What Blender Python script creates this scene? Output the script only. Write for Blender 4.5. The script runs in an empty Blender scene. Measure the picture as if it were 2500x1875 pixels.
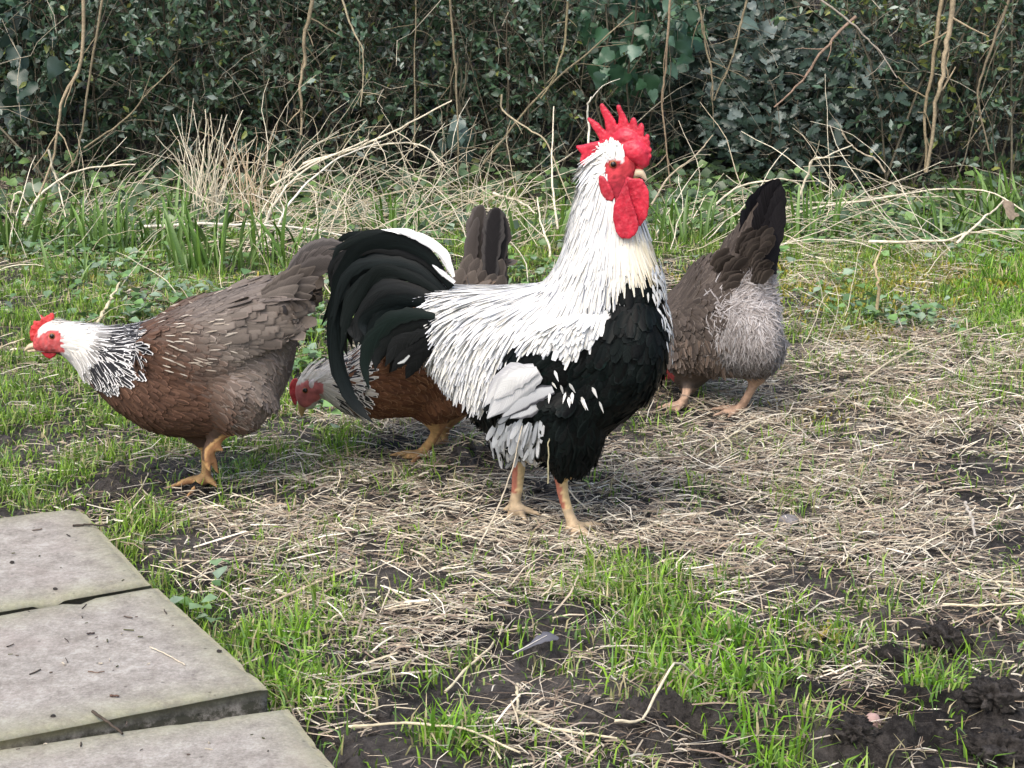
import bpy, math, random
import numpy as np
from mathutils import Vector

# ------------------------------------------------------------------ camera, world, sun, exposure
S = bpy.context.scene
COL = S.collection
PITCH = math.radians(15.0)
FPX, CX, CY, CAMH = 4600.0, 1250.0, 937.5, 1.0
cam_d = bpy.data.cameras.new('camera')
cam = bpy.data.objects.new('camera', cam_d)
COL.objects.link(cam)
cam.location = (0, 0, CAMH)
cam.rotation_euler = (math.radians(90) - PITCH, 0, 0)
cam_d.sensor_width = 36.0
cam_d.lens = FPX / 2500.0 * 36.0
cam_d.clip_start, cam_d.clip_end = 0.05, 500
S.camera = cam

SUN_EL, SUN_AZ = math.radians(56), math.radians(205)      # azimuth clockwise from +Y: behind the camera, to the left
w = bpy.data.worlds.new('World'); S.world = w
w.use_nodes = True
nt = w.node_tree; nt.nodes.clear()
sky = nt.nodes.new('ShaderNodeTexSky'); sky.sky_type = 'NISHITA'; sky.sun_disc = False
sky.sun_elevation = SUN_EL; sky.sun_rotation = SUN_AZ
sky.air_density = 1.0; sky.dust_density = 4.0; sky.ozone_density = 0.6
bg = nt.nodes.new('ShaderNodeBackground'); bg.inputs['Strength'].default_value = 0.15
out = nt.nodes.new('ShaderNodeOutputWorld')
nt.links.new(sky.outputs[0], bg.inputs[0]); nt.links.new(bg.outputs[0], out.inputs[0])
sun_d = bpy.data.lights.new('sun', 'SUN'); sun_d.energy = 0.95; sun_d.angle = math.radians(40); sun_d.color = (1.0, 0.97, 0.93)
sun = bpy.data.objects.new('sun', sun_d); COL.objects.link(sun)
sd = Vector((math.sin(SUN_AZ) * math.cos(SUN_EL), math.cos(SUN_AZ) * math.cos(SUN_EL), math.sin(SUN_EL)))
sun.rotation_euler = sd.to_track_quat('Z', 'Y').to_euler()
sun.location = (0, 0, 6)
S.view_settings.view_transform = 'Standard'
S.view_settings.look = 'None'
S.view_settings.exposure = 0.92
S.view_settings.gamma = 1.0
S.view_settings.use_curve_mapping = False
try:
    S.cycles.max_bounces = 6; S.cycles.diffuse_bounces = 3; S.cycles.glossy_bounces = 2
    S.cycles.transmission_bounces = 3; S.cycles.transparent_max_bounces = 4
except Exception:
    pass

rng = np.random.default_rng(7)
random.seed(7)
A = np.array

# ------------------------------------------------------------------ geometry of the place, from the photograph
cp, sp = math.cos(PITCH), math.sin(PITCH)

def ray(px, py):
    u = (px - CX) / FPX; v = (CY - py) / FPX
    return A([u, cp + v * sp, -sp + v * cp])

def at_y(px, py, Y):
    d = ray(px, py); t = Y / d[1]
    return A([d[0] * t, Y, CAMH + d[2] * t])

def at_z(px, py, z=0.0):
    d = ray(px, py); t = (z - CAMH) / d[2]
    return A([d[0] * t, d[1] * t, z])

def project(P):
    P = np.atleast_2d(P)
    y = P[:, 1]; z = P[:, 2] - CAMH
    depth = y * cp - z * sp
    up = y * sp + z * cp
    return np.stack([CX + FPX * P[:, 0] / depth, CY - FPX * up / depth], 1)

# ------------------------------------------------------------------ helpers
def norm(v):
    return v / np.maximum(np.linalg.norm(v, axis=-1, keepdims=True), 1e-9)

def hash_noise(x, y, seed):
    r = np.random.default_rng(seed).random((128, 128))
    xi = np.floor(x).astype(int); yi = np.floor(y).astype(int)
    fx = x - xi; fy = y - yi
    fx = fx * fx * (3 - 2 * fx); fy = fy * fy * (3 - 2 * fy)
    a = r[xi % 128, yi % 128]; b = r[(xi + 1) % 128, yi % 128]
    c = r[xi % 128, (yi + 1) % 128]; d = r[(xi + 1) % 128, (yi + 1) % 128]
    return (a * (1 - fx) + b * fx) * (1 - fy) + (c * (1 - fx) + d * fx) * fy

def fbm(x, y, seed, octs=4, gain=0.5):
    s = 0; a = 1; t = 0
    for i in range(octs):
        s = s + a * hash_noise(x * 2 ** i + 17.3 * i, y * 2 ** i + 5.1 * i, seed + i); t += a; a *= gain
    return s / t

def mesh_np(name, V, F, mat=None, attrs=None, smooth=True):
    """V (n,3); F (m,3|4) array or a list of such arrays"""
    me = bpy.data.meshes.new(name)
    V = np.asarray(V, dtype=np.float32)
    Fs = F if isinstance(F, list) else [F]
    Fs = [np.asarray(f, dtype=np.int32) for f in Fs if len(f)]
    nl = sum(f.size for f in Fs); npoly = sum(len(f) for f in Fs)
    me.vertices.add(len(V)); me.vertices.foreach_set('co', V.ravel())
    me.loops.add(nl); me.loops.foreach_set('vertex_index', np.concatenate([f.ravel() for f in Fs]))
    tot = np.concatenate([np.full(len(f), f.shape[1], dtype=np.int32) for f in Fs])
    st = np.concatenate([[0], np.cumsum(tot)[:-1]]).astype(np.int32)
    me.polygons.add(npoly)
    me.polygons.foreach_set('loop_start', st); me.polygons.foreach_set('loop_total', tot)
    if smooth:
        me.polygons.foreach_set('use_smooth', np.ones(npoly, dtype=bool))
    me.update(calc_edges=True)
    for k, v in (attrs or {}).items():
        v = np.asarray(v, dtype=np.float32)
        if v.shape[1] == 4:
            a = me.attributes.new(k, 'FLOAT_COLOR', 'POINT'); a.data.foreach_set('color', v.ravel())
        else:
            a = me.attributes.new(k, 'FLOAT_VECTOR', 'POINT'); a.data.foreach_set('vector', v.ravel())
    if mat: me.materials.append(mat)
    return me

def link(name, me, parent=None):
    o = bpy.data.objects.new(name, me); COL.objects.link(o)
    if parent: o.parent = parent
    return o

def tag(o, label=None, cat=None, group=None, kind=None):
    if label: o['label'] = label
    if cat: o['category'] = cat
    if group: o['group'] = group
    if kind: o['kind'] = kind
    return o

def thing(name, label, cat, loc=(0, 0, 0), group=None):
    o = bpy.data.objects.new(name, None); COL.objects.link(o)
    o.location = loc; o.empty_display_size = 0.05
    return tag(o, label, cat, group)

def put(name, me, parent):
    """part whose mesh is written in world coordinates, under an unrotated Empty"""
    o = link(name, me, parent)
    o.location = -Vector(parent.location)
    return o

def rgba(c, n):
    c = np.asarray(c, dtype=float)
    if c.ndim == 1: c = np.tile(c, (n, 1))
    return np.concatenate([c, np.ones((len(c), 1))], 1)

def ribbons(P, side, width, col):
    """P (N,K,3) paths, side (N,3)|(N,K,3), width (N,K), col (N,K,3) -> V, F, C"""
    N, K, _ = P.shape
    if side.ndim == 2: side = side[:, None, :]
    V = np.stack([P - side * width[..., None] / 2, P + side * width[..., None] / 2], 2).reshape(-1, 3)
    b = (np.arange(N) * K * 2)[:, None] + (np.arange(K - 1) * 2)[None]
    F = np.stack([b, b + 1, b + 3, b + 2], -1).reshape(-1, 4)
    C = np.repeat(col.reshape(N * K, 3), 2, 0)
    return V, F, C

def tubes(P, R, col, sides=4):
    """P (N,K,3), R (N,K), col (N,K,3)"""
    N, K, _ = P.shape
    T = norm(np.gradient(P, axis=1))
    ref = np.tile(A([0.31, 0.52, 0.79]), (N, K, 1))
    X = norm(np.cross(T, ref)); Y = np.cross(T, X)
    a = np.arange(sides) / sides * 2 * np.pi
    V = P[:, :, None] + R[:, :, None, None] * (np.cos(a)[None, None, :, None] * X[:, :, None] + np.sin(a)[None, None, :, None] * Y[:, :, None])
    V = V.reshape(-1, 3)
    b = (np.arange(N) * K * sides)[:, None, None] + (np.arange(K - 1) * sides)[None, :, None]
    j = np.arange(sides)[None, None]; j2 = (j + 1) % sides
    F = np.stack([b + j, b + j2, b + sides + j2, b + sides + j], -1).reshape(-1, 4)
    C = np.repeat(col.reshape(N * K, 3), sides, 0)
    return V, F, C

def merge(parts):
    Vs, Fs, Cs, o = [], [], [], 0
    for V, F, C in parts:
        Vs.append(V); Fs.append(F + o); Cs.append(C); o += len(V)
    return np.concatenate(Vs), Fs, np.concatenate(Cs)

def catmull(pts, n):
    p = np.asarray(pts, dtype=float)
    p = np.concatenate([[2 * p[0] - p[1]], p, [2 * p[-1] - p[-2]]])
    m = len(p) - 3
    t = np.linspace(0, m - 1e-6, n); i = t.astype(int); f = (t - i)[:, None]
    a, b, c, d = p[i], p[i + 1], p[i + 2], p[i + 3]
    return 0.5 * (2 * b + (c - a) * f + (2 * a - 5 * b + 4 * c - d) * f ** 2 + (3 * b - 3 * c + d - a) * f ** 3)

def inpoly(p, poly):
    poly = np.asarray(poly, dtype=float); x, y = p[:, 0], p[:, 1]
    r = np.zeros(len(p), bool); j = len(poly) - 1
    for i in range(len(poly)):
        xi, yi = poly[i]; xj, yj = poly[j]
        c = ((yi > y) != (yj > y)) & (x < (xj - xi) * (y - yi) / (yj - yi + 1e-12) + xi)
        r ^= c; j = i
    return r

# ------------------------------------------------------------------ materials
def mat_new(name):
    m = bpy.data.materials.new(name); m.use_nodes = True
    n = m.node_tree.nodes; n.clear()
    o = n.new('ShaderNodeOutputMaterial'); b = n.new('ShaderNodeBsdfPrincipled')
    m.node_tree.links.new(b.outputs[0], o.inputs[0])
    return m, n, m.node_tree.links, b, o

def attr_mat(name, rough=0.6, spec=0.3, transl=0.0, noise=0.25, scale=40, bump=0.0, bscale=200, sheen=0):
    m, n, l, b, o = mat_new(name)
    at = n.new('ShaderNodeAttribute'); at.attribute_name = 'col'
    tc = n.new('ShaderNodeTexCoord')
    nz = n.new('ShaderNodeTexNoise'); nz.inputs['Scale'].default_value = scale; nz.inputs['Detail'].default_value = 4
    l.new(tc.outputs['Object'], nz.inputs['Vector'])
    mr = n.new('ShaderNodeMapRange'); mr.inputs[1].default_value = 0.25; mr.inputs[2].default_value = 0.75
    mr.inputs[3].default_value = 1 - noise; mr.inputs[4].default_value = 1 + noise
    l.new(nz.outputs[0], mr.inputs[0])
    mx = n.new('ShaderNodeVectorMath'); mx.operation = 'SCALE'
    l.new(at.outputs['Color'], mx.inputs[0]); l.new(mr.outputs[0], mx.inputs['Scale'])
    l.new(mx.outputs[0], b.inputs['Base Color'])
    b.inputs['Roughness'].default_value = rough
    b.inputs['Specular IOR Level'].default_value = spec
    if sheen: b.inputs['Sheen Weight'].default_value = sheen
    if transl:
        t = n.new('ShaderNodeBsdfTranslucent'); l.new(mx.outputs[0], t.inputs['Color'])
        ms = n.new('ShaderNodeMixShader'); ms.inputs[0].default_value = transl
        l.new(b.outputs[0], ms.inputs[1]); l.new(t.outputs[0], ms.inputs[2]); l.new(ms.outputs[0], o.inputs[0])
    if bump:
        n2 = n.new('ShaderNodeTexNoise'); n2.inputs['Scale'].default_value = bscale; n2.inputs['Detail'].default_value = 5
        l.new(tc.outputs['Object'], n2.inputs['Vector'])
        bp = n.new('ShaderNodeBump'); bp.inputs['Strength'].default_value = bump; bp.inputs['Distance'].default_value = 0.004
        l.new(n2.outputs[0], bp.inputs['Height']); l.new(bp.outputs[0], b.inputs['Normal'])
    return m

M_grass = attr_mat('grass_blade', 0.55, 0.16, 0.3, 0.25, 60)
M_straw = attr_mat('dry_straw', 0.7, 0.12, 0.08, 0.3, 90)
M_leaf = attr_mat('leaf', 0.38, 0.5, 0.12, 0.25, 50)
M_gloss = attr_mat('glossy_leaf', 0.32, 0.38, 0.05, 0.3, 45)
M_wood = attr_mat('twig_bark', 0.75, 0.2, 0, 0.35, 120, 0.4, 300)
M_skin = attr_mat('bird_skin', 0.40, 0.42, 0.08, 0.2, 160, 0.22, 330)
M_body = attr_mat('bird_body', 0.8, 0.15, 0, 0.2, 90, 0.2, 500)
M_stone = attr_mat('pebble_stone', 0.7, 0.3, 0, 0.25, 90, 0.4, 200)

def feather_mat(name, rough, spec, bs=(22, 60), lo=.78, hi=1.12):
    m, n, l, b, o = mat_new(name)
    ca = n.new('ShaderNodeAttribute'); ca.attribute_name = 'ca'
    cb = n.new('ShaderNodeAttribute'); cb.attribute_name = 'cb'
    fu = n.new('ShaderNodeAttribute'); fu.attribute_name = 'fu'
    sx = n.new('ShaderNodeSeparateXYZ'); l.new(fu.outputs['Vector'], sx.inputs[0])
    ab = n.new('ShaderNodeMath'); ab.operation = 'ABSOLUTE'; l.new(sx.outputs[0], ab.inputs[0])
    v4 = n.new('ShaderNodeMath'); v4.operation = 'POWER'; v4.inputs[1].default_value = 7; l.new(sx.outputs[1], v4.inputs[0])
    mxm = n.new('ShaderNodeMath'); mxm.operation = 'MAXIMUM'; l.new(ab.outputs[0], mxm.inputs[0]); l.new(v4.outputs[0], mxm.inputs[1])
    # barbs: slanted streaks across the vane; on black plumage also painted sheen
    m1 = n.new('ShaderNodeMath'); m1.operation = 'MULTIPLY_ADD'; l.new(ab.outputs[0], m1.inputs[0]); m1.inputs[1].default_value = -0.25; l.new(sx.outputs[1], m1.inputs[2])
    cv = n.new('ShaderNodeCombineXYZ'); l.new(m1.outputs[0], cv.inputs[0]); l.new(sx.outputs[2], cv.inputs[1])
    sc = n.new('ShaderNodeVectorMath'); sc.operation = 'MULTIPLY'; sc.inputs[1].default_value = (bs[0], bs[1], 1); l.new(cv.outputs[0], sc.inputs[0])
    nz = n.new('ShaderNodeTexNoise'); nz.inputs['Scale'].default_value = 1.0; nz.inputs['Detail'].default_value = 2; l.new(sc.outputs[0], nz.inputs['Vector'])
    off = n.new('ShaderNodeMath'); off.operation = 'MULTIPLY_ADD'; l.new(nz.outputs[0], off.inputs[0]); off.inputs[1].default_value = 0.35; l.new(mxm.outputs[0], off.inputs[2])
    ss = n.new('ShaderNodeMapRange'); ss.interpolation_type = 'SMOOTHSTEP'; ss.inputs[1].default_value = 0.72; ss.inputs[2].default_value = 0.98
    l.new(off.outputs[0], ss.inputs[0])
    mix = n.new('ShaderNodeMix'); mix.data_type = 'RGBA'
    l.new(ss.outputs[0], mix.inputs['Factor']); l.new(ca.outputs['Color'], mix.inputs['A']); l.new(cb.outputs['Color'], mix.inputs['B'])
    mr = n.new('ShaderNodeMapRange'); mr.inputs[1].default_value = 0.3; mr.inputs[2].default_value = 0.7; mr.inputs[3].default_value = lo; mr.inputs[4].default_value = hi
    l.new(nz.outputs[0], mr.inputs[0])
    mm = n.new('ShaderNodeVectorMath'); mm.operation = 'SCALE'; l.new(mix.outputs['Result'], mm.inputs[0]); l.new(mr.outputs[0], mm.inputs['Scale'])
    l.new(mm.outputs[0], b.inputs['Base Color'])
    b.inputs['Roughness'].default_value = rough; b.inputs['Specular IOR Level'].default_value = spec
    return m

M_fea = feather_mat('plumage', 0.7, 0.12, lo=.88, hi=1.08)
M_feb = feather_mat('black_plumage', 0.42, 0.07, lo=.5, hi=1.6)
M_sick = feather_mat('black_tail_plumage', 0.40, 0.10, (150, 60), .2, 2.6)  # wide streak range paints light sheen lines into the black
M_fel = feather_mat('tail_plumage', 0.6, 0.2, (130, 60), .7, 1.25)

def ground_mat():
    m, n, l, b, o = mat_new('soil')
    tc = n.new('ShaderNodeTexCoord')
    def noise(s, d=6, r=0.6):
        z = n.new('ShaderNodeTexNoise'); z.inputs['Scale'].default_value = s; z.inputs['Detail'].default_value = d; z.inputs['Roughness'].default_value = r
        l.new(tc.outputs['Object'], z.inputs['Vector']); return z
    a = noise(3.5); c = noise(70, 10, 0.8); e = noise(260, 6, .7)
    r = n.new('ShaderNodeValToRGB'); r.color_ramp.elements[0].position = 0.43; r.color_ramp.elements[1].position = 0.585
    r.color_ramp.elements[0].color = (0.022, 0.019, 0.017, 1); r.color_ramp.elements[1].color = (0.135, 0.120, 0.108, 1)
    ad = n.new('ShaderNodeMath'); ad.operation = 'MULTIPLY_ADD'; ad.inputs[1].default_value = 0.55
    l.new(c.outputs[0], ad.inputs[0])
    hf = n.new('ShaderNodeMath'); hf.operation = 'MULTIPLY'; hf.inputs[1].default_value = 0.45; l.new(a.outputs[0], hf.inputs[0]); l.new(hf.outputs[0], ad.inputs[2])
    l.new(ad.outputs[0], r.inputs[0]); l.new(r.outputs[0], b.inputs['Base Color'])
    b.inputs['Roughness'].default_value = 0.7; b.inputs['Specular IOR Level'].default_value = 0.2
    bp = n.new('ShaderNodeBump'); bp.inputs['Strength'].default_value = 1.0; bp.inputs['Distance'].default_value = 0.012
    sm = n.new('ShaderNodeMath'); sm.operation = 'MULTIPLY_ADD'; sm.inputs[1].default_value = 0.5; l.new(e.outputs[0], sm.inputs[0]); l.new(c.outputs[0], sm.inputs[2])
    l.new(sm.outputs[0], bp.inputs['Height']); l.new(bp.outputs[0], b.inputs['Normal'])
    return m
M_soil = ground_mat()

def slab_mat():
    m, n, l, b, o = mat_new('weathered_concrete')
    tc = n.new('ShaderNodeTexCoord')
    def noise(s, d=6, r=0.6):
        z = n.new('ShaderNodeTexNoise'); z.inputs['Scale'].default_value = s; z.inputs['Detail'].default_value = d; z.inputs['Roughness'].default_value = r
        l.new(tc.outputs['Object'], z.inputs['Vector']); return z
    big = noise(7); fine = noise(210, 8, 0.8); mid = noise(34, 7, 0.75)
    r = n.new('ShaderNodeValToRGB'); e = r.color_ramp.elements
    e[0].position = 0.41; e[0].color = (0.215, 0.195, 0.168, 1); e[1].position = 0.60; e[1].color = (0.44, 0.415, 0.37, 1)
    x = e.new(0.5); x.color = (0.315, 0.29, 0.255, 1)
    s1 = n.new('ShaderNodeMath'); s1.operation = 'MULTIPLY_ADD'; s1.inputs[1].default_value = 0.5; l.new(fine.outputs[0], s1.inputs[0])
    s2 = n.new('ShaderNodeMath'); s2.operation = 'MULTIPLY'; s2.inputs[1].default_value = 0.5; l.new(mid.outputs[0], s2.inputs[0]); l.new(s2.outputs[0], s1.inputs[2])
    l.new(s1.outputs[0], r.inputs[0])
    pk = n.new('ShaderNodeMix'); pk.data_type = 'RGBA'; pk.inputs['B'].default_value = (0.36, 0.285, 0.26, 1)
    pr = n.new('ShaderNodeMapRange'); pr.inputs[1].default_value = 0.5; pr.inputs[2].default_value = 0.72; pr.inputs[4].default_value = 0.28; l.new(big.outputs[0], pr.inputs[0])
    l.new(pr.outputs[0], pk.inputs['Factor']); l.new(r.outputs[0], pk.inputs['A'])
    # algae along the edges: attribute 'edge' in col.r, side walls in col.g
    at = n.new('ShaderNodeAttribute'); at.attribute_name = 'col'
    sx = n.new('ShaderNodeSeparateColor'); l.new(at.outputs['Color'], sx.inputs[0])
    mu = n.new('ShaderNodeMath'); mu.operation = 'MULTIPLY'; l.new(sx.outputs[0], mu.inputs[0]); l.new(mid.outputs[0], mu.inputs[1])
    am = n.new('ShaderNodeMapRange'); am.inputs[1].default_value = 0.12; am.inputs[2].default_value = 0.7; am.inputs[4].default_value = 0.75; l.new(mu.outputs[0], am.inputs[0])
    g = n.new('ShaderNodeMix'); g.data_type = 'RGBA'; g.inputs['B'].default_value = (0.24, 0.25, 0.11, 1)
    l.new(am.outputs[0], g.inputs['Factor']); l.new(pk.outputs['Result'], g.inputs['A'])
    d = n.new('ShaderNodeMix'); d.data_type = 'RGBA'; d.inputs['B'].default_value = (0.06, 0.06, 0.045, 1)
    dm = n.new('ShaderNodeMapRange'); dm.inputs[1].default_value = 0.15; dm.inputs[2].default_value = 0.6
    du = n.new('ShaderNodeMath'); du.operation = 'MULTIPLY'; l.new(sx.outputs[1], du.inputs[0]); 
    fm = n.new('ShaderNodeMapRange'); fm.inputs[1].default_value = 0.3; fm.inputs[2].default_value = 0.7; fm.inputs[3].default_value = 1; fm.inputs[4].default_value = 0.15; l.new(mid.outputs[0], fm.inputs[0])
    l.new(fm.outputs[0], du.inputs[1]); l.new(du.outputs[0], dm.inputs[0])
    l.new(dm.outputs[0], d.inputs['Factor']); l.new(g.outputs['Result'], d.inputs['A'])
    # dark specks of dirt
    vo = n.new('ShaderNodeTexVoronoi'); vo.inputs['Scale'].default_value = 38; l.new(tc.outputs['Object'], vo.inputs['Vector'])
    sp_ = n.new('ShaderNodeMapRange'); sp_.inputs[1].default_value = 0.05; sp_.inputs[2].default_value = 0.11; sp_.inputs[3].default_value = 0.55; sp_.inputs[4].default_value = 1; l.new(vo.outputs['Distance'], sp_.inputs[0])
    k = n.new('ShaderNodeVectorMath'); k.operation = 'SCALE'; l.new(d.outputs['Result'], k.inputs[0]); l.new(sp_.outputs[0], k.inputs['Scale'])
    l.new(k.outputs[0], b.inputs['Base Color'])
    b.inputs['Roughness'].default_value = 0.85; b.inputs['Specular IOR Level'].default_value = 0.2
    bp = n.new('ShaderNodeBump'); bp.inputs['Strength'].default_value = 0.6; bp.inputs['Distance'].default_value = 0.003
    l.new(s1.outputs[0], bp.inputs['Height']); l.new(bp.outputs[0], b.inputs['Normal'])
    return m
M_slab = slab_mat()

def plain(name, c, rough=0.5, spec=0.5, metal=0):
    m, n, l, b, o = mat_new(name)
    tc = n.new('ShaderNodeTexCoord'); z = n.new('ShaderNodeTexNoise'); z.inputs['Scale'].default_value = 150
    l.new(tc.outputs['Object'], z.inputs['Vector'])
    mr = n.new('ShaderNodeMapRange'); mr.inputs[3].default_value = 0.8; mr.inputs[4].default_value = 1.2; l.new(z.outputs[0], mr.inputs[0])
    v = n.new('ShaderNodeVectorMath'); v.operation = 'SCALE'; v.inputs[0].default_value = c; l.new(mr.outputs[0], v.inputs['Scale'])
    l.new(v.outputs[0], b.inputs['Base Color'])
    b.inputs['Roughness'].default_value = rough; b.inputs['Specular IOR Level'].default_value = spec; b.inputs['Metallic'].default_value = metal
    return m
M_eye = plain('eye_dark', (0.012, 0.008, 0.006), 0.1, 0.6)
M_iris = plain('eye_iris', (0.34, 0.12, 0.04), 0.2, 0.5)
M_beak = plain('beak_horn', (0.62, 0.50, 0.34), 0.4, 0.4)
M_beak_d = plain('beak_yellow', (0.42, 0.30, 0.13), 0.45, 0.4)
M_wire = plain('fence_wire', (0.10, 0.13, 0.12), 0.5, 0.4, 0.3)

# ------------------------------------------------------------------ ground
slab_edge = [at_z(200, 1237, 0.05), at_z(820, 1872, 0.03)]

def slab_side(x, y):
    """signed distance to the right-hand edge of the paving, negative on the slabs"""
    a, b = slab_edge[0][:2], slab_edge[1][:2]
    d = (b - a) / np.linalg.norm(b - a); nrm = A([-d[1], d[0]])
    if nrm[0] < 0: nrm = -nrm
    return (x - a[0]) * nrm[0] + (y - a[1]) * nrm[1]

SLAB_BACK = at_z(100, 1250, 0.05)[1]

def blobs(px, py, L, base=0.0):
    r = np.full(len(px), base)
    for x, y, rx, ry, wgt in L:
        r = r + wgt * np.exp(-((px - x) / rx) ** 2 - ((py - y) / ry) ** 2)
    return r

MUD = [(2100, 1800, 420, 110, 1.0), (2330, 1560, 220, 70, 0.9), (1600, 1780, 160, 80, .9), (1180, 1740, 260, 60, .55), (1330, 1610, 140, 60, .8),
       (320, 1185, 130, 35, .9), (1150, 1155, 180, 50, .8), (820, 1850, 90, 70, .9), (2000, 1430, 250, 50, .5), (1560, 1000, 130, 50, .8)]

FEET = [(1430, 1298), (1275, 1252), (460, 1192), (980, 1118), (1765, 1010), (1640, 1000), (1068, 1084)]
FEETW = A([at_z(a, b)[:2] for a, b in FEET])

def foot_near(x, y):
    return np.exp(-((x[..., None] - FEETW[:, 0]) ** 2 + (y[..., None] - FEETW[:, 1]) ** 2) / .062 ** 2).max(-1)

def gh(x, y):
    x = np.asarray(x, float); y = np.asarray(y, float)
    h = (fbm(x * 1.6 + 50, y * 1.6 + 50, 3, 3) - 0.5) * 0.035
    P = np.stack([x.ravel(), y.ravel(), np.zeros(x.size)], 1)
    P[:, 1] = np.maximum(P[:, 1], 1.2)
    pp = project(P)
    mud = np.clip(blobs(pp[:, 0], pp[:, 1], MUD), 0, 1).reshape(x.shape)
    cl = fbm(x * 22 + 9, y * 22 + 31, 11, 3)
    h = h + mud * (np.clip(cl - 0.40, 0, 1) * 0.15 - 0.010 + (fbm(x * 55 + 9, y * 55 + 31, 15, 2) - .5) * .010)
    h = h + (fbm(x * 14 + 3, y * 14, 21, 3) - 0.5) * 0.012
    s = slab_side(x, y)
    near = np.clip((0.10 - s) / 0.12, 0, 1) * np.clip((SLAB_BACK + 0.10 - y) / 0.12, 0, 1)
    h = h * (1 - near) + near * (-0.012)
    fm = np.clip(foot_near(x, y) * 1.6, 0, 1); h = h * (1 - fm) + fm * (-.006)
    h = h + 0.06 * np.clip((y - 5.6) / 1.5, 0, 1)
    return h

def build_ground():
    xs = np.concatenate([-np.geomspace(80, 2.2, 26)[:-1], np.linspace(-2.2, 2.2, 240), np.geomspace(2.2, 80, 26)[1:]])
    ys = np.concatenate([-np.geomspace(60, 0.3, 14), np.linspace(0.2, 1.7, 12)[:-1], np.linspace(1.7, 3.4, 190)[:-1], np.linspace(3.4, 8, 130), np.geomspace(8, 120, 24)[1:]])
    X, Y = np.meshgrid(xs, ys)
    Z = gh(X, Y)
    far = np.clip((np.hypot(X, Y - 4) - 6) / 10, 0, 1)
    Z = Z * (1 - far) + 2.6 * np.clip((Y - 8.2) / 2.2, 0, 1) ** 1.3  # unseen earth bank raised behind the hedge to block sky and horizon
    V = np.stack([X, Y, Z], -1).reshape(-1, 3)
    nx, ny = len(xs), len(ys)
    i = (np.arange(ny - 1)[:, None] * nx + np.arange(nx - 1)[None]).ravel()
    F = np.stack([i, i + 1, i + nx + 1, i + nx], -1)
    tag(link('ground', mesh_np('ground', V, F, M_soil)), 'dark muddy soil of the hen run', kind='structure')
build_ground()

# ------------------------------------------------------------------ paving slabs
def rough_box(corners, z0, z1, name, label, seed):
    """corners: four ground-plan points in order (back-left, back-right, front-right, front-left); chipped edges"""
    r = np.random.default_rng(seed)
    c = [A(k[:2]) for k in corners]
    nu, nv = 46, 46
    u = np.linspace(0, 1, nu); v = np.linspace(0, 1, nv)
    U, Vv = np.meshgrid(u, v)
    def bil(U, V):
        return ((1 - U) * (1 - V))[..., None] * c[0] + (U * (1 - V))[..., None] * c[1] + (U * V)[..., None] * c[2] + ((1 - U) * V)[..., None] * c[3]
    XY = bil(U, Vv)
    Lx = np.linalg.norm(c[1] - c[0]); Ly = np.linalg.norm(c[3] - c[0])
    de = np.minimum(np.minimum(U, 1 - U) * Lx, np.minimum(Vv, 1 - Vv) * Ly)
    nz = fbm(XY[..., 0] * 9 + seed, XY[..., 1] * 9, 40 + seed, 4)
    Z = z1 + (nz - 0.5) * 0.004 - 0.006 * np.exp(-de / 0.004) * (0.4 + nz) - 0.02 * np.clip(fbm(XY[..., 0] * 25, XY[..., 1] * 25, 70 + seed, 2) - 0.66, 0, 1) * np.exp(-de / 0.010) * 3
    cen = sum(c) / 4
    edge_n = (fbm(XY[..., 0] * 30, XY[..., 1] * 30, 90 + seed, 3) - 0.5) * 0.0035
    on = de < 1e-6
    XY = XY + np.where(on[..., None], norm(XY - cen) * edge_n[..., None], 0)
    top = np.concatenate([XY, Z[..., None]], -1).reshape(-1, 3)
    idx = np.arange(nu * nv).reshape(nv, nu)
    F1 = np.stack([idx[:-1, :-1], idx[1:, :-1], idx[1:, 1:], idx[:-1, 1:]], -1).reshape(-1, 4)[:, ::-1]
    loop = np.concatenate([idx[0, :], idx[1:, -1], idx[-1, -2::-1], idx[-2:0:-1, 0]])
    n = len(loop)
    rows = [top[loop]]
    for k in range(1, 5):
        q = top[loop].copy(); q[:, 2] = z1 + (z0 - z1) * k / 4 - 0.002
        q[:, :2] += norm(q[:, :2] - cen) * ((fbm(q[:, 0] * 40 + k, q[:, 1] * 40, 5 + seed, 2) - 0.5) * 0.008)[:, None]
        rows.append(q)
    V = np.concatenate([top] + rows[1:])
    ids = [loop] + [len(top) + (k - 1) * n + np.arange(n) for k in range(1, 5)]
    F2 = np.concatenate([np.stack([a, np.roll(a, -1), np.roll(b, -1), b], -1) for a, b in zip(ids[:-1], ids[1:])])
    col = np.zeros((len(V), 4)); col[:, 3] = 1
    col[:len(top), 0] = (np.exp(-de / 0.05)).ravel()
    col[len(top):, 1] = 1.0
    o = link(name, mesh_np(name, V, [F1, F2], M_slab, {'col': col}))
    return tag(o, label, 'paving slab', 'paving slabs of the path')

def at2(px, py, z): return at_z(px, py, z)
s1 = [at2(-560, 1340, .05), at2(195, 1234, .05), at2(368, 1420, .05), at2(-560, 1585, .05)]
s2 = [at2(-560, 1597, .05), at2(385, 1428, .05), at2(655, 1672, .05), at2(-560, 1908, .05)]
s3 = [at2(-560, 1901, .037), at2(703, 1722, .037), at2(975, 2060, .037), at2(-560, 2330, .037)]
rough_box(s1, -0.03, .05, 'paving_slab', 'pinkish grey paving slab farthest from view, with dark twig lying across its grassy corner', 1)
rough_box(s2, -0.03, .05, 'paving_slab', 'middle pinkish grey paving slab with thick mossy exposed front edge', 2)
rough_box(s3, -0.05, .037, 'paving_slab', 'lower paving slab at the bottom edge, sunk below the others, with yellowish algae', 3)

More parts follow.
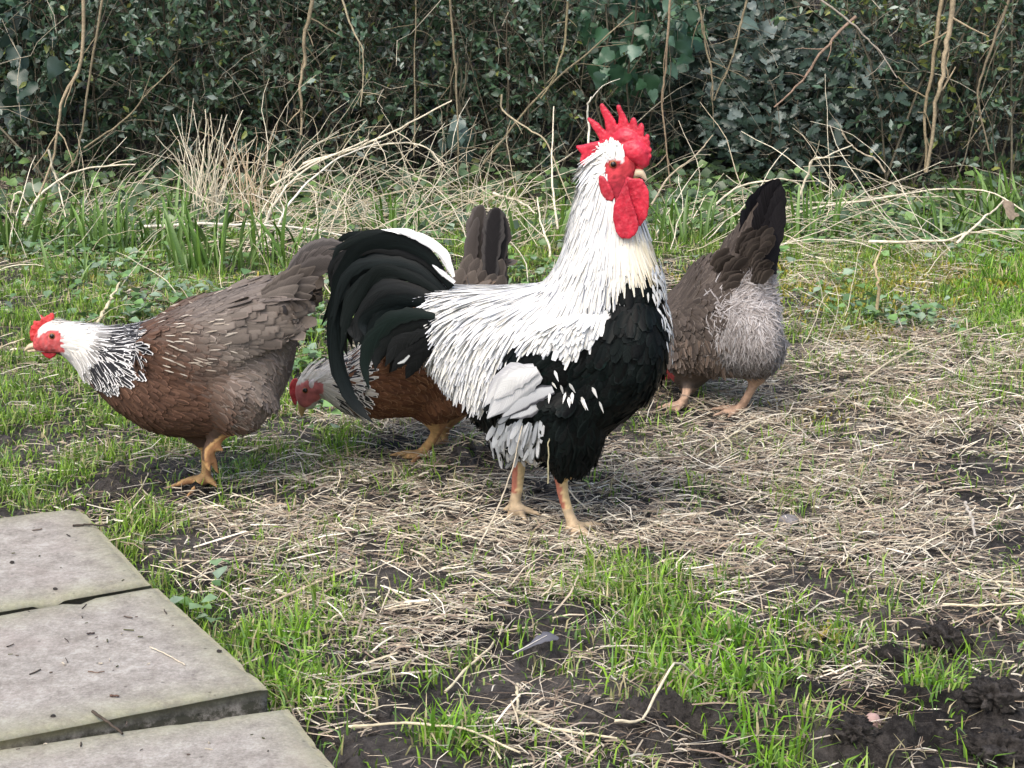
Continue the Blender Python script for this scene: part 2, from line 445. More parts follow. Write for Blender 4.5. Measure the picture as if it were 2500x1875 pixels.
# ------------------------------------------------------------------ ground cover
GREEN = [(120, 1020, 330, 190, 1.0), (380, 1000, 220, 120, .6), (60, 1180, 190, 60, 1.1), (690, 1080, 160, 70, .9), (680, 1000, 90, 60, .5), (150, 780, 400, 90, .9),
         (480, 640, 260, 120, .35), (640, 830, 150, 100, .6), (450, 1480, 130, 110, .9), (340, 1330, 90, 70, .7), (700, 1640, 110, 100, 1.0), (600, 1560, 150, 100, .6), (900, 1620, 120, 120, .35),
         (1700, 1600, 150, 90, 1.1), (1850, 1690, 130, 80, .8), (1660, 1540, 120, 60, .6), (1100, 1820, 95, 45, 1.3), (2290, 1715, 110, 50, 1.1), (1380, 1440, 260, 45, .9),
         (1200, 1440, 140, 40, .5), (2440, 680, 120, 130, 1.6), (2150, 700, 350, 90, .6), (1350, 600, 260, 80, .9), (2300, 960, 170, 40, .6), (1720, 1120, 100, 40, .35), (725, 1190, 60, 22, .9),
         (1560, 1440, 200, 45, .7), (2000, 1560, 260, 60, .35), (1300, 1660, 120, 30, .5), (930, 1160, 90, 40, .5), (2200, 830, 200, 60, .5), (1900, 1230, 60, 20, .4), (800, 1500, 200, 80, .3),
         (1850, 1830, 120, 60, .6), (1250, 560, 900, 60, .7), (150, 600, 500, 60, .6), (2200, 600, 400, 50, .5), (300, 1330, 60, 60, .9), (420, 1440, 60, 60, .9), (560, 1570, 60, 60, .9), (660, 1690, 60, 40, .8), (150, 1225, 160, 20, 1.2), (600, 760, 200, 70, .6)]
STRAW = [(2050, 990, 480, 120, 1.7), (2300, 900, 320, 80, 1.3), (1750, 1180, 420, 140, 1.2), (1200, 1300, 420, 130, 1.1), (800, 1270, 350, 100, 1.2), (950, 1530, 330, 110, 1.0), (1750, 1400, 420, 60, .8),
         (900, 1080, 220, 60, .7), (300, 1120, 240, 40, .5), (2250, 1250, 300, 120, 1.1), (2350, 1450, 220, 80, .7), (650, 1030, 80, 40, .4), (1900, 1750, 350, 100, .35), (1400, 1780, 300, 90, .5),
         (100, 880, 200, 40, .25), (1850, 790, 200, 60, .6), (2150, 640, 350, 80, .5), (1250, 1010, 220, 60, .8), (420, 730, 200, 50, .4), (1500, 1600, 200, 60, .35)]
MOSS = [(2150, 690, 280, 55, 1.8), (2270, 670, 170, 36, 1.6), (2010, 1000, 90, 30, .3), (300, 690, 90, 20, .8), (480, 690, 60, 18, .6), (1350, 640, 120, 30, .5), (2030, 1560, 60, 30, 1.2), (1900, 760, 150, 60, .5), (2060, 820, 120, 50, .5)]
WEED = [(420, 790, 230, 70, 1.0), (760, 860, 70, 120, 1.1), (330, 640, 260, 50, .7), (1720, 500, 140, 60, 1.2), (2180, 800, 130, 40, .9), (2060, 560, 220, 50, .9), (120, 600, 200, 50, .7), (1010, 560, 160, 60, .5), (450, 1500, 120, 80, .4),
        (1320, 680, 200, 40, .7), (560, 580, 150, 60, .4), (2350, 600, 200, 60, .5), (1980, 720, 120, 40, .5)]

def scatter(n, y0=1.85, y1=6.4, margin=0.35):
    y = y0 + (y1 - y0) * rng.random(n)
    hw = 0.285 * y + margin
    keep = rng.random(n) < hw / (0.285 * y1 + margin)
    y = y[keep]; hw = hw[keep]
    x = (rng.random(len(y)) * 2 - 1) * hw
    return x, y

def off_slab(x, y, m=0.0):
    a, b = at_z(-560, 1340, .05), at_z(195, 1234, .05)
    yb = a[1] + (x - a[0]) * (b[1] - a[1]) / (b[0] - a[0])
    return ~((slab_side(x, y) < m) & (y < yb + m))

def shade_pick(cols, n):
    cols = A(cols); k = rng.integers(0, len(cols), n)
    return cols[k] * (0.75 + 0.5 * rng.random((n, 1)))

def grass_field():
    x, y = scatter(640000)
    pp = project(np.stack([x, y, 0 * x], 1))
    d = blobs(pp[:, 0], pp[:, 1], GREEN, 0.12) + .45 * np.clip(blobs(pp[:, 0], pp[:, 1], LAWN), 0, 1)
    cl = np.clip((fbm(x * 13, y * 13, 61, 3) - 0.36) * 3.0, 0, 1); d = d * (0.25 + 1.55 * cl)
    d = d * np.where(pp[:, 1] < 760, 0.85, 1.0) * (1 - .6 * foot_near(x, y))
    k = (rng.random(len(x)) < d * 0.60) & off_slab(x, y, 0.006)
    x, y, pp, d, cl = x[k], y[k], pp[k], np.clip(d[k], 0, 1.6), cl[k]
    n = len(x)
    lush = np.clip(blobs(pp[:, 0], pp[:, 1], [(1750, 1630, 230, 120, 1.0), (2440, 680, 120, 130, .8), (1100, 1830, 90, 45, .7), (2290, 1715, 110, 50, .7), (700, 1640, 110, 100, .6), (1850, 1830, 120, 60, .9)]), 0, 1)
    Ln = (0.016 + 0.030 * rng.random(n) ** 1.6) * (1 + .30 * lush) * (0.62 + 0.62 * cl)
    wd = (0.0016 + 0.0016 * rng.random(n)) * (1 + 0.6 * lush)
    az = rng.random(n) * 2 * np.pi
    lean = 0.45 + 2.1 * rng.random(n) ** 1.2
    h = np.stack([np.cos(az), np.sin(az), 0 * az], 1)
    ang = (lean[:, None] * (0.25 + np.linspace(0, 1, 3)[None]))
    step = Ln[:, None] / 2
    fx = np.cumsum(np.concatenate([np.zeros((n, 1)), (np.sin(ang) * step)[:, :-1]], 1), 1)
    fz = np.cumsum(np.concatenate([np.zeros((n, 1)), (np.cos(ang) * step)[:, :-1]], 1), 1)
    base = np.stack([x, y, gh(x, y) - 0.002], 1)
    P = base[:, None] + h[:, None] * fx[..., None] + A([0, 0, 1.0]) * fz[..., None]
    side = np.stack([-np.sin(az), np.cos(az), 0.5 * (rng.random(n) - .5)], 1)
    wid = wd[:, None] * A([0.85, 1.0, 0.12])[None]
    c = shade_pick([(0.19, 0.34, 0.035), (0.25, 0.41, 0.05), (0.12, 0.23, 0.035), (0.32, 0.44, 0.12), (0.18, 0.30, 0.10)], n)
    c = c * (1 - lush[:, None] * A([0.1, -0.1, 0.35]))
    dry = rng.random(n) < 0.16
    c[dry] = shade_pick([(0.48, 0.42, 0.24), (0.34, 0.33, 0.15)], dry.sum())
    cc = c[:, None] * A([0.75, 1.0, 1.1])[None, :, None]
    V, F, C = ribbons(P, side, wid, cc)
    tag(link('grass', mesh_np('grass', V, F, M_grass, {'col': rgba(C, len(C))})), 'short green grass growing in tufts over the muddy ground', 'grass', kind='stuff')
    return n

LAWN = [(120, 1020, 330, 190, 1.0), (150, 780, 400, 90, 1.0), (1250, 590, 1400, 110, .9), (350, 1350, 60, 80, .8), (500, 1520, 70, 90, .8)]

def straw_field():
    x, y = scatter(430000)
    pp = project(np.stack([x, y, 0 * x], 1))
    d = blobs(pp[:, 0], pp[:, 1], STRAW, 0.20)
    mud = np.clip(blobs(pp[:, 0], pp[:, 1], MUD), 0, 1)
    d = d * (0.22 + 1.7 * np.clip((fbm(x * 9 + 4, y * 9, 81, 4) - 0.36) * 2.6, 0, 1)) * (1 - 0.3 * mud) * (1 - .75 * foot_near(x, y)) * (1 - .6 * np.clip(blobs(pp[:, 0], pp[:, 1], LAWN), 0, 1))
    k = (rng.random(len(x)) < d * 0.92) & off_slab(x, y, 0.01)
    x, y, pp, mud = x[k], y[k], pp[k], mud[k]; n = len(x)
    Ln = 0.014 + 0.075 * rng.random(n) ** 3.0
    wd = 0.0008 + 0.0022 * rng.random(n) ** 2.6
    az = rng.normal(0.12, 0.85, n) + np.pi * (rng.random(n) < 0.5)
    tilt = rng.normal(0.05, 0.16, n)
    dr = np.stack([np.cos(az) * np.cos(tilt), np.sin(az) * np.cos(tilt), np.sin(tilt)], 1)
    base = np.stack([x, y, gh(x, y) + 0.003 + 0.014 * rng.random(n) ** 1.6 + np.abs(np.sin(tilt)) * Ln * 0.5], 1)
    t = np.linspace(-.5, .5, 3)
    sidev = norm(np.cross(dr, A([0, 0, 1.0])))
    bend = rng.normal(0, 0.10, n) * Ln
    P = base[:, None] + dr[:, None] * (Ln[:, None] * t[None])[..., None] + sidev[:, None] * (bend[:, None] * (t[None] ** 2) * 4)[..., None] - A([0, 0, 1.0]) * ((t ** 2) * 0.012)[None, :, None] * rng.random((n, 1, 1))
    roll = rng.normal(0, 0.6, n)
    side = sidev * np.cos(roll)[:, None] + np.cross(dr, sidev) * np.sin(roll)[:, None]
    c = shade_pick([(0.66, 0.58, 0.43), (0.78, 0.72, 0.58), (0.52, 0.44, 0.32), (0.38, 0.30, 0.22), (0.62, 0.58, 0.47), (0.26, 0.20, 0.15), (0.46, 0.40, 0.30), (0.30, 0.25, 0.20)], n)
    wet = mud * (rng.random(n) < .75); c = c * (1 - wet[:, None] * A([.52, .58, .62])); wd = wd * (1 - .3 * wet)
    wid = wd[:, None] * A([0.85, 1, 0.75])[None]
    V, F, C = ribbons(P, side, wid, np.repeat(c[:, None], 3, 1))
    tag(link('straw', mesh_np('straw', V, F, M_straw, {'col': rgba(C, len(C))})), 'pale dry straw strewn over the muddy ground', 'straw', kind='stuff')
    return n

def moss_field():
    x, y = scatter(300000, 2.0, 5.6)
    pp = project(np.stack([x, y, 0 * x], 1))
    d = blobs(pp[:, 0], pp[:, 1], MOSS) * (0.2 + 1.5 * np.clip((fbm(x * 11, y * 11, 91, 3) - .35) * 2.5, 0, 1))
    k = (rng.random(len(x)) < d * 0.62) & off_slab(x, y, 0.01)
    x, y = x[k], y[k]; n = len(x)
    Ln = 0.009 + 0.014 * rng.random(n)
    az = rng.random(n) * 2 * np.pi; ln = 0.3 + rng.random(n) * .8
    dr = np.stack([np.cos(az) * np.sin(ln), np.sin(az) * np.sin(ln), np.cos(ln)], 1)
    t = A([0, .6, 1.0])
    base = np.stack([x, y, gh(x, y) + 0.001], 1)
    P = base[:, None] + dr[:, None] * (Ln[:, None] * t)[..., None]
    side = np.stack([-np.sin(az), np.cos(az), 0 * az], 1)
    c = shade_pick([(0.36, 0.33, 0.05), (0.26, 0.28, 0.05), (0.44, 0.36, 0.07), (0.20, 0.24, 0.05)], n)
    V, F, C = ribbons(P, side, 0.0042 * (0.7 + rng.random((n, 1))) * A([.8, 1, .3])[None], np.repeat(c[:, None], 3, 1))
    tag(link('moss', mesh_np('moss', V, F, M_grass, {'col': rgba(C, len(C))})), 'yellow green moss spread in low cushions on the ground', 'moss', kind='stuff')
    return n

def leaf_mesh(P, D, Nn, L, W, fold, c, tipdrop=0.15):
    """folded six-point leaves: P base, D direction, Nn normal"""
    n = len(P)
    S_ = norm(np.cross(D, Nn)); Nn = np.cross(S_, D)
    L = L[:, None]; W = W[:, None]
    b = P
    m = P + D * L * 0.5 - Nn * L * 0.02
    l_ = P + D * L * 0.42 - S_ * W / 2 + Nn * W * fold
    r_ = P + D * L * 0.42 + S_ * W / 2 + Nn * W * fold
    l2 = P + D * L * 0.74 - S_ * W * 0.33 + Nn * (W * fold * .7 - L * tipdrop * .4)
    r2 = P + D * L * 0.74 + S_ * W * 0.33 + Nn * (W * fold * .7 - L * tipdrop * .4)
    t = P + D * L - Nn * L * tipdrop
    V = np.stack([b, l_, r_, m, l2, r2, t], 1).reshape(-1, 3)
    o = (np.arange(n) * 7)[:, None]
    T = A([[0, 3, 1], [0, 2, 3], [1, 3, 4], [3, 2, 5], [4, 3, 6], [3, 5, 6]])
    F = (o[:, None] + T[None]).reshape(-1, 3)
    return V, F, np.repeat(c, 7, 0)

def weeds():
    x, y = scatter(110000, 2.2, 6.1)
    pp = project(np.stack([x, y, 0 * x], 1))
    d = blobs(pp[:, 0], pp[:, 1], WEED, 0.0) * (0.2 + 1.5 * np.clip((fbm(x * 7, y * 7, 95, 3) - .35) * 2.5, 0, 1))
    k = (rng.random(len(x)) < d * 0.42) & off_slab(x, y, 0.02)
    x, y = x[k], y[k]; n = len(x)
    az = rng.random(n) * 2 * np.pi; el = rng.normal(0.1, 0.3, n)
    D = np.stack([np.cos(az) * np.cos(el), np.sin(az) * np.cos(el), np.sin(el)], 1)
    Nn = norm(A([0, 0, 1.0]) + rng.normal(0, .25, (n, 3)))
    P = np.stack([x, y, gh(x, y) + 0.008 + 0.035 * rng.random(n)], 1)
    L = 0.014 + 0.018 * rng.random(n); W = L * (0.75 + 0.35 * rng.random(n))
    c = shade_pick([(0.13, 0.24, 0.07), (0.17, 0.30, 0.10), (0.20, 0.31, 0.16), (0.10, 0.19, 0.07), (0.22, 0.30, 0.20)], n)
    V, F, C = leaf_mesh(P, D, Nn, L, W, 0.12, c)
    tag(link('ground_cover', mesh_np('ground_cover', V, F, M_leaf, {'col': rgba(C, len(C))}, smooth=False)), 'small round leaved weeds growing low among the grass', 'weeds', kind='stuff')
    return n

grass_field(); straw_field(); moss_field(); weeds()

# ------------------------------------------------------------------ solids: lofts joined into one skin
def loft(rings, seg=20, power=2.3):
    """rings: (centre, axisA, axisB) -> closed shell"""
    a = np.arange(seg) / seg * 2 * np.pi
    ca, sa = np.cos(a), np.sin(a)
    ca = np.sign(ca) * np.abs(ca) ** (2 / power); sa = np.sign(sa) * np.abs(sa) ** (2 / power)
    V = np.concatenate([A(c)[None] + ca[:, None] * A(u)[None] + sa[:, None] * A(v)[None] for c, u, v in rings])
    n = len(rings); i = np.arange(seg); j = (i + 1) % seg
    F = [np.stack([k * seg + i, k * seg + j, (k + 1) * seg + j, (k + 1) * seg + i], -1) for k in range(n - 1)]
    V = np.concatenate([V, [rings[0][0]], [rings[-1][0]]])
    c0, c1 = n * seg, n * seg + 1
    T = [np.stack([j, i, np.full(seg, c0)], -1), np.stack([(n - 1) * seg + i, (n - 1) * seg + j, np.full(seg, c1)], -1)]
    return V, [np.concatenate(F), np.concatenate(T)]

def chain(pts, rad, seg=12, sub=5):
    """round limb along 3-D points with a radius at each, with rounded ends"""
    p = catmull(pts, (len(pts) - 1) * sub + 1); r = catmull([[q] for q in rad], len(p))[:, 0]
    t = norm(np.gradient(p, axis=0))
    p = np.concatenate([[p[0] - t[0] * r[0] * .8], p, [p[-1] + t[-1] * r[-1] * .8]]); r = np.concatenate([[r[0] * .45], r, [r[-1] * .45]]); t = np.concatenate([[t[0]], t, [t[-1]]])
    rings = []
    for q, rr, tt in zip(p, r, t):
        x = norm(np.cross(tt, A([0.2, 0.9, 0.35]))); y = np.cross(tt, x)
        rings.append((q, x * rr, y * rr))
    return loft(rings, seg, 2.0)

def prism(poly, y0, y1, warp=None):
    """closed extrusion of a 2-D outline given as 3-D points (x,z) between depths y0 and y1 (y0 nearer)"""
    n = len(poly)
    f = A([[p[0], y0, p[2]] for p in poly]); b = A([[p[0], y1, p[2]] for p in poly])
    return f, b

def remesh(shells, voxel, smooth=6, name='tmp'):
    """one continuous skin around overlapping closed shells"""
    Vs, Fs, o = [], [], 0
    for V, F in shells:
        for f in F:
            f = np.asarray(f)
            if f.shape[1] == 4: f = np.concatenate([f[:, [0, 1, 2]], f[:, [0, 2, 3]]])
            Fs.append(f + o)
        Vs.append(V); o += len(V)
    me = mesh_np(name, np.concatenate(Vs), [np.concatenate(Fs)])
    ob = bpy.data.objects.new(name, me); COL.objects.link(ob)
    md = ob.modifiers.new('r', 'REMESH'); md.mode = 'VOXEL'; md.voxel_size = voxel; md.adaptivity = 0
    dg = bpy.context.evaluated_depsgraph_get()
    ev = ob.evaluated_get(dg).to_mesh()
    n = len(ev.vertices); V = np.empty(n * 3, np.float32); ev.vertices.foreach_get('co', V); V = V.reshape(-1, 3).astype(float)
    m = len(ev.polygons); lt = np.empty(m, np.int32); ev.polygons.foreach_get('loop_total', lt)
    li = np.empty(len(ev.loops), np.int32); ev.loops.foreach_get('vertex_index', li)
    ed = np.empty(len(ev.edges) * 2, np.int32); ev.edges.foreach_get('vertices', ed); ed = ed.reshape(-1, 2)
    st = np.concatenate([[0], np.cumsum(lt)[:-1]])
    Q = np.stack([li[st[lt == 4] + k] for k in range(4)], -1); T = np.stack([li[st[lt == 3] + k] for k in range(3)], -1) if (lt == 3).any() else np.zeros((0, 3), int)
    bpy.data.objects.remove(ob); bpy.data.meshes.remove(me)
    deg = np.bincount(ed.ravel(), minlength=n)[:, None]
    for i in range(smooth):
        s = np.zeros_like(V)
        for c in range(3):
            s[:, c] = np.bincount(ed[:, 0], V[ed[:, 1], c], n) + np.bincount(ed[:, 1], V[ed[:, 0], c], n)
        lap = s / np.maximum(deg, 1) - V
        V = V + lap * (0.6 if i % 2 == 0 else -0.55 if smooth > 8 else 0.3)
    return V, Q, T

def vnormals(V, Q, T):
    N = np.zeros_like(V)
    for F in (Q, T):
        if not len(F): continue
        fn = np.cross(V[F[:, 1]] - V[F[:, 0]], V[F[:, 2]] - V[F[:, 0]])
        for k in range(F.shape[1]):
            for c in range(3):
                N[:, c] += np.bincount(F[:, k], fn[:, c], len(V))
    return norm(N)

# ------------------------------------------------------------------ feathers
def feather_cards(P, N, D, L, W, lift, curl, ca, cb, prof, nv=5, dome=0.12, up=0.0012):
    """small contour feathers: P root, N outward normal, D lie of the feather"""
    n = len(P)
    D = norm(D - N * (D * N).sum(1, keepdims=True)); S_ = np.cross(N, D)
    v = np.linspace(0, 1, nv); pr = np.interp(v, np.linspace(0, 1, len(prof)), prof)
    u = A([-1, 0, 1.0])
    sp_ = P[:, None] + N[:, None] * up + D[:, None] * (L[:, None] * v)[..., None] + N[:, None] * (L[:, None] * (lift[:, None] * v - curl[:, None] * v ** 2))[..., None]
    half = (W[:, None] / 2 * pr[None])
    V = sp_[:, :, None] + S_[:, None, None] * (half[..., None] * u)[..., None] - N[:, None, None] * (half[..., None] * dome * 2 * np.abs(u))[..., None]
    V = V.reshape(-1, 3)
    b = (np.arange(n) * nv * 3)[:, None, None] + (np.arange(nv - 1) * 3)[None, :, None] + np.arange(2)[None, None]
    F = np.stack([b, b + 3, b + 4, b + 1], -1).reshape(-1, 4)
    fu = np.zeros((n, nv, 3, 3)); fu[..., 0] = u; fu[..., 1] = v[None, :, None]; fu[..., 2] = rng.random((n, 1, 1)) * 20
    CA = np.repeat(ca, nv * 3, 0); CB = np.repeat(cb, nv * 3, 0)
    lean_ = norm(N[:, None, None] + .28 * S_[:, None, None] * u[None, None, :, None] + rng.normal(0, .08, (n, 1, 1, 3)))
    NV = np.broadcast_to(lean_, (n, nv, 3, 3)).reshape(-1, 3)
    return V, F, CA, CB, fu.reshape(-1, 3), NV

def long_feather(path, wid, N, ca, cb, roll=0.0, nv=20, ridge=0.06, curlw=0.0):
    """one big tail or wing feather: 3-D path, widths, facing normal; both vanes, raised shaft, ragged edge"""
    p = catmull(path, nv); w_ = np.interp(np.linspace(0, 1, nv), np.linspace(0, 1, len(wid)), wid)
    tt_ = np.linspace(0, 1, nv); w_ = w_ * np.where(tt_ > .84, np.sqrt(np.clip(1 - ((tt_ - .84) / .165) ** 2, .02, 1)), 1)
    t = norm(np.gradient(p, axis=0)); N = norm(A(N) - t * (t @ A(N))[:, None]); S_ = np.cross(N, t)
    cr, sr = math.cos(roll), math.sin(roll)
    S_, N = S_ * cr + N * sr, N * cr - S_ * sr
    u = A([-1, -.5, 0, .5, 1.0])
    ph = rng.random() * 50
    jag = 1 + 0.55 * (np.array([[hash_noise(A([i * .9 + ph]), A([k * 7.3]), 5)[0] for k in range(5)] for i in range(nv)]) - .5) * (np.abs(u) > .9)
    off = S_[:, None] * (w_[:, None] / 2 * u * jag)[..., None] - N[:, None] * (w_[:, None] * ridge * np.abs(u) ** 1.5 + 0 * u)[..., None]
    V = (p[:, None] + off).reshape(-1, 3)
    b = (np.arange(nv - 1) * 5)[:, None] + np.arange(4)[None]
    F = np.stack([b, b + 1, b + 6, b + 5], -1).reshape(-1, 4)
    fu = np.zeros((nv, 5, 3)); fu[..., 0] = u; fu[..., 1] = np.linspace(0, 1, nv)[:, None] * (0.96); fu[..., 2] = ph
    # many barbs along a long feather
    n = nv * 5
    return V, F, np.tile(A(ca), (n, 1)), np.tile(A(cb), (n, 1)), fu.reshape(-1, 3)

def fmesh(name, parts, mat):
    V, F, CA, CB, FU, NV, o = [], [], [], [], [], [], 0
    for q in parts:
        v, f, a, b, u = q[:5]
        V.append(v); F.append(f + o); CA.append(a); CB.append(b); FU.append(u); o += len(v)
        if len(q) > 5: NV.append(q[5])
    V = np.concatenate(V)
    me = mesh_np(name, V, F, mat, {'ca': rgba(np.concatenate(CA), len(V)), 'cb': rgba(np.concatenate(CB), len(V)), 'fu': np.concatenate(FU)})
    if NV: me.normals_split_custom_set_from_vertices(np.concatenate(NV).astype(np.float32))
    return me

class Bird:
    """bird-side traces are laid on the upright plane through the bird's middle at depth Y0; the left and right sides mirror each other"""
    def __init__(s, name, label, cat, Y0, foot, slope=0.0, px0=0, group=None):
        s.Y0, s.slope, s.px0 = Y0, slope, px0
        g = at_z(*foot, 0.0); z = float(gh(A([g[0]]), A([g[1]]))[0])
        s.root = thing(name, label, cat, (g[0], g[1], z), group)
        s.shells = []
    def p(s, px, py, dy=0.0):
        """trace point; dy>0 is farther than the bird's mid-plane (m)"""
        q = at_y(px, py, s.Y0 + s.slope * (px - s.px0))
        if dy: 
            q = q + A([0, dy, 0])
        return q
    def on(s, px, py, dy):
        """the point at dy off the mid-plane that covers the same trace"""
        return at_y(px, py, s.Y0 + s.slope * (px - s.px0) + dy)
    def rings(s, L, seg=22, power=2.25):
        R = []
        for T, B, wd in L:
            t, b = s.p(*T), s.p(*B)
            R.append(((t + b) / 2, (t - b) / 2, A([0, wd, 0])))
        # smooth densify
        c = catmull([r[0] for r in R], len(R) * 4); u = catmull([r[1] for r in R], len(R) * 4); v = catmull([r[2] for r in R], len(R) * 4)
        s.shells.append(loft(list(zip(c, u, v)), seg, power))
    def limb(s, pts, rad, **k):
        s.shells.append(chain([s.on(*q) if len(q) == 3 else s.p(*q) for q in pts], rad, **k))
    def skin(s, voxel=0.0042, smooth=5):
        s.V, s.Q, s.T = remesh(s.shells, voxel, smooth)
        s.N = vnormals(s.V, s.Q, s.T)
    def trace(s, P):
        """side-view trace coordinates of points, the far side folded onto the near side"""
        P = np.asarray(P, float).copy()
        pp0 = project(P)
        mid = s.Y0 + s.slope * (pp0[:, 0] - s.px0)
        P[:, 1] = mid - np.abs(P[:, 1] - mid)
        return project(P)
    def area(s):
        if not hasattr(s, '_a'):
            q = s.Q; s._a = np.linalg.norm(np.cross(s.V[q[:, 2]] - s.V[q[:, 0]], s.V[q[:, 3]] - s.V[q[:, 1]]), axis=1).sum() / 2
        return s._a
    def sample(s, n):
        T = np.concatenate([s.Q[:, [0, 1, 2]], s.Q[:, [0, 2, 3]], s.T]) if len(s.T) else np.concatenate([s.Q[:, [0, 1, 2]], s.Q[:, [0, 2, 3]]])
        a, b, c = s.V[T[:, 0]], s.V[T[:, 1]], s.V[T[:, 2]]
        ar = np.linalg.norm(np.cross(b - a, c - a), axis=1)
        k = rng.choice(len(T), n, p=ar / ar.sum())
        r1 = np.sqrt(rng.random(n))[:, None]; r2 = rng.random(n)[:, None]
        P = a[k] * (1 - r1) + b[k] * r1 * (1 - r2) + c[k] * r1 * r2
        N = norm(s.N[T[k, 0]] + s.N[T[k, 1]] + s.N[T[k, 2]])
        return P, N
    def flow(s, tr, arrows):
        X = A([a[:2] for a in arrows], ); D = norm(A([a[2:] for a in arrows]))
        d2 = ((tr[:, None] - X[None]) ** 2).sum(-1) + 200.0
        wt = 1 / d2 ** 1.5; wt /= wt.sum(1, keepdims=True)
        f = wt @ D
        return np.stack([f[:, 0], 0 * f[:, 0], -f[:, 1]], 1)
    def plumage(s, name, n, poly, arrows, L, W, ca, cb, lift=0.12, curl=0.1, prof=(.35, .8, 1, .9, .45), mat=None, exclude=None, jit=0.12, nv=5, cond=None, label=None, dome=.12, parts=None, up=.0012, edge=7):
        P, N = s.sample(int(n * s.area() * 1e4))
        tr = s.trace(P)
        tj = tr + rng.normal(0, edge, tr.shape)
        k = inpoly(tj, poly)
        for e in (exclude or []): k &= ~inpoly(tj, e)
        if cond is not None: k &= cond(tr, P, N)
        P, N, tr = P[k], N[k], tr[k]; m = len(P)
        D = norm(s.flow(tr, arrows) + rng.normal(0, jit, (m, 3)))
        Lm = L[0] + (L[1] - L[0]) * rng.random(m); Wm = W[0] + (W[1] - W[0]) * rng.random(m)
        pick = lambda c: (c(tr, P, N) if callable(c) else shade(c, m))
        N2 = norm(N + rng.normal(0, 0.045, (m, 3)))
        r = feather_cards(P, N2, D, Lm, Wm, lift * (.6 + .8 * rng.random(m)), curl * (.5 + rng.random(m)), pick(ca), pick(cb), prof, nv, dome, up)
        if parts is not None: parts.append(r); return m
        o = put(name, fmesh(name, [r], mat or M_fea), s.root); o['kind'] = 'stuff'
        if label: o['label'] = label
        return m
    def body(s, colf, mat=None):
        tr = s.trace(s.V)
        c = colf(tr, s.V, s.N)
        me = mesh_np('body', s.V, [f for f in (s.Q, s.T) if len(f)], mat or M_body, {'col': rgba(c, len(c))})
        return put('body', me, s.root)
    def flesh(s, name, outline, thick, dy, voxel=0.0016, col=(0.45, 0.02, 0.03), bulge=None, smooth=6, curve=None, label=None, mat=None, rough=0.0008, fat=0.0):
        """comb, wattle, lobe: traced outline, real thickness (m), dy off the mid-plane"""
        pts = A([s.on(px, py, dy) for px, py in outline])
        cx = pts.mean(0)
        n = len(pts); b = pts.copy()
        f = pts.copy(); f[:, 1] -= thick / 2; b[:, 1] += thick / 2
        # fan-free triangulation through mathutils
        from mathutils.geometry import tessellate_polygon
        tri = A(tessellate_polygon([[Vector((p[0], p[2], 0)) for p in pts]]))
        a_, b_, c_ = pts[tri[:, 0]], pts[tri[:, 1]], pts[tri[:, 2]]
        sg = (b_[:, 0] - a_[:, 0]) * (c_[:, 2] - a_[:, 2]) - (b_[:, 2] - a_[:, 2]) * (c_[:, 0] - a_[:, 0])
        tri = np.where((sg > 0)[:, None], tri, tri[:, ::-1])
        i = np.arange(n); j = (i + 1) % n
        ar = ((pts[:, 0] * np.roll(pts[:, 2], -1) - np.roll(pts[:, 0], -1) * pts[:, 2]).sum())
        side = np.concatenate([np.stack([i, i + n, j], -1), np.stack([j, i + n, j + n], -1)])
        if ar < 0: side = side[:, ::-1]
        V, Q, T = remesh([(np.concatenate([f, b]), [tri, tri[:, ::-1] + n, side])] + (bulge or []), voxel, smooth)
        N = vnormals(V, Q, T)
        V = V + N * ((fbm(V[:, 0] * 260 + 40, V[:, 2] * 260 + V[:, 1] * 200, 33, 3) - .5) * 2 * rough)[:, None]
        if curve: V = curve(V)
        k = fbm(V[:, 0] * 90 + 9, V[:, 2] * 90, 44, 4)[:, None]; k2 = fbm(V[:, 0] * 300 + 9, V[:, 2] * 300, 47, 3)[:, None]
        cc = A(col)[None] * (.66 + .64 * k) + np.clip(k2 - .52, 0, 1) * A([.22, .11, .11]); V = V + N * fat
        me = mesh_np(name, V, [q for q in (Q, T) if len(q)], mat or M_skin, {'col': rgba(cc, len(V))})
        o = put(name, me, s.root)
        if label: o['label'] = label
        return o
    def ball(s, name, px, py, dy, r, mat, squash=1.0, parent=None):
        c = s.on(px, py, dy); R = []
        for t in np.linspace(-1, 1, 9):
            q = math.sqrt(max(1 - t * t, 0)) * r + 1e-5
            R.append((c + A([0, t * r * squash, 0]), A([q, 0, 0]), A([0, 0, q])))
        V, F = loft(R, 16, 2.0)
        return link(name, mesh_np(name, V, F, mat), parent) if parent else put(name, mesh_np(name, V, F, mat), s.root)
    def cone(s, name, rings, mat, power=2.2, label=None):
        """beak pieces: list of (top, bottom, halfwidth, dy)"""
        R = []
        for T, B, wd, dy in rings:
            t, b = s.on(*T, dy), s.on(*B, dy); R.append(((t + b) / 2, (t - b) / 2, A([0, wd, 0])))
        c = catmull([r[0] for r in R], 14); u = catmull([r[1] for r in R], 14); v = catmull([r[2] for r in R], 14)
        V, F = loft(list(zip(c, u, v)), 14, power)
        return put(name, mesh_np(name, V, F, mat), s.root)
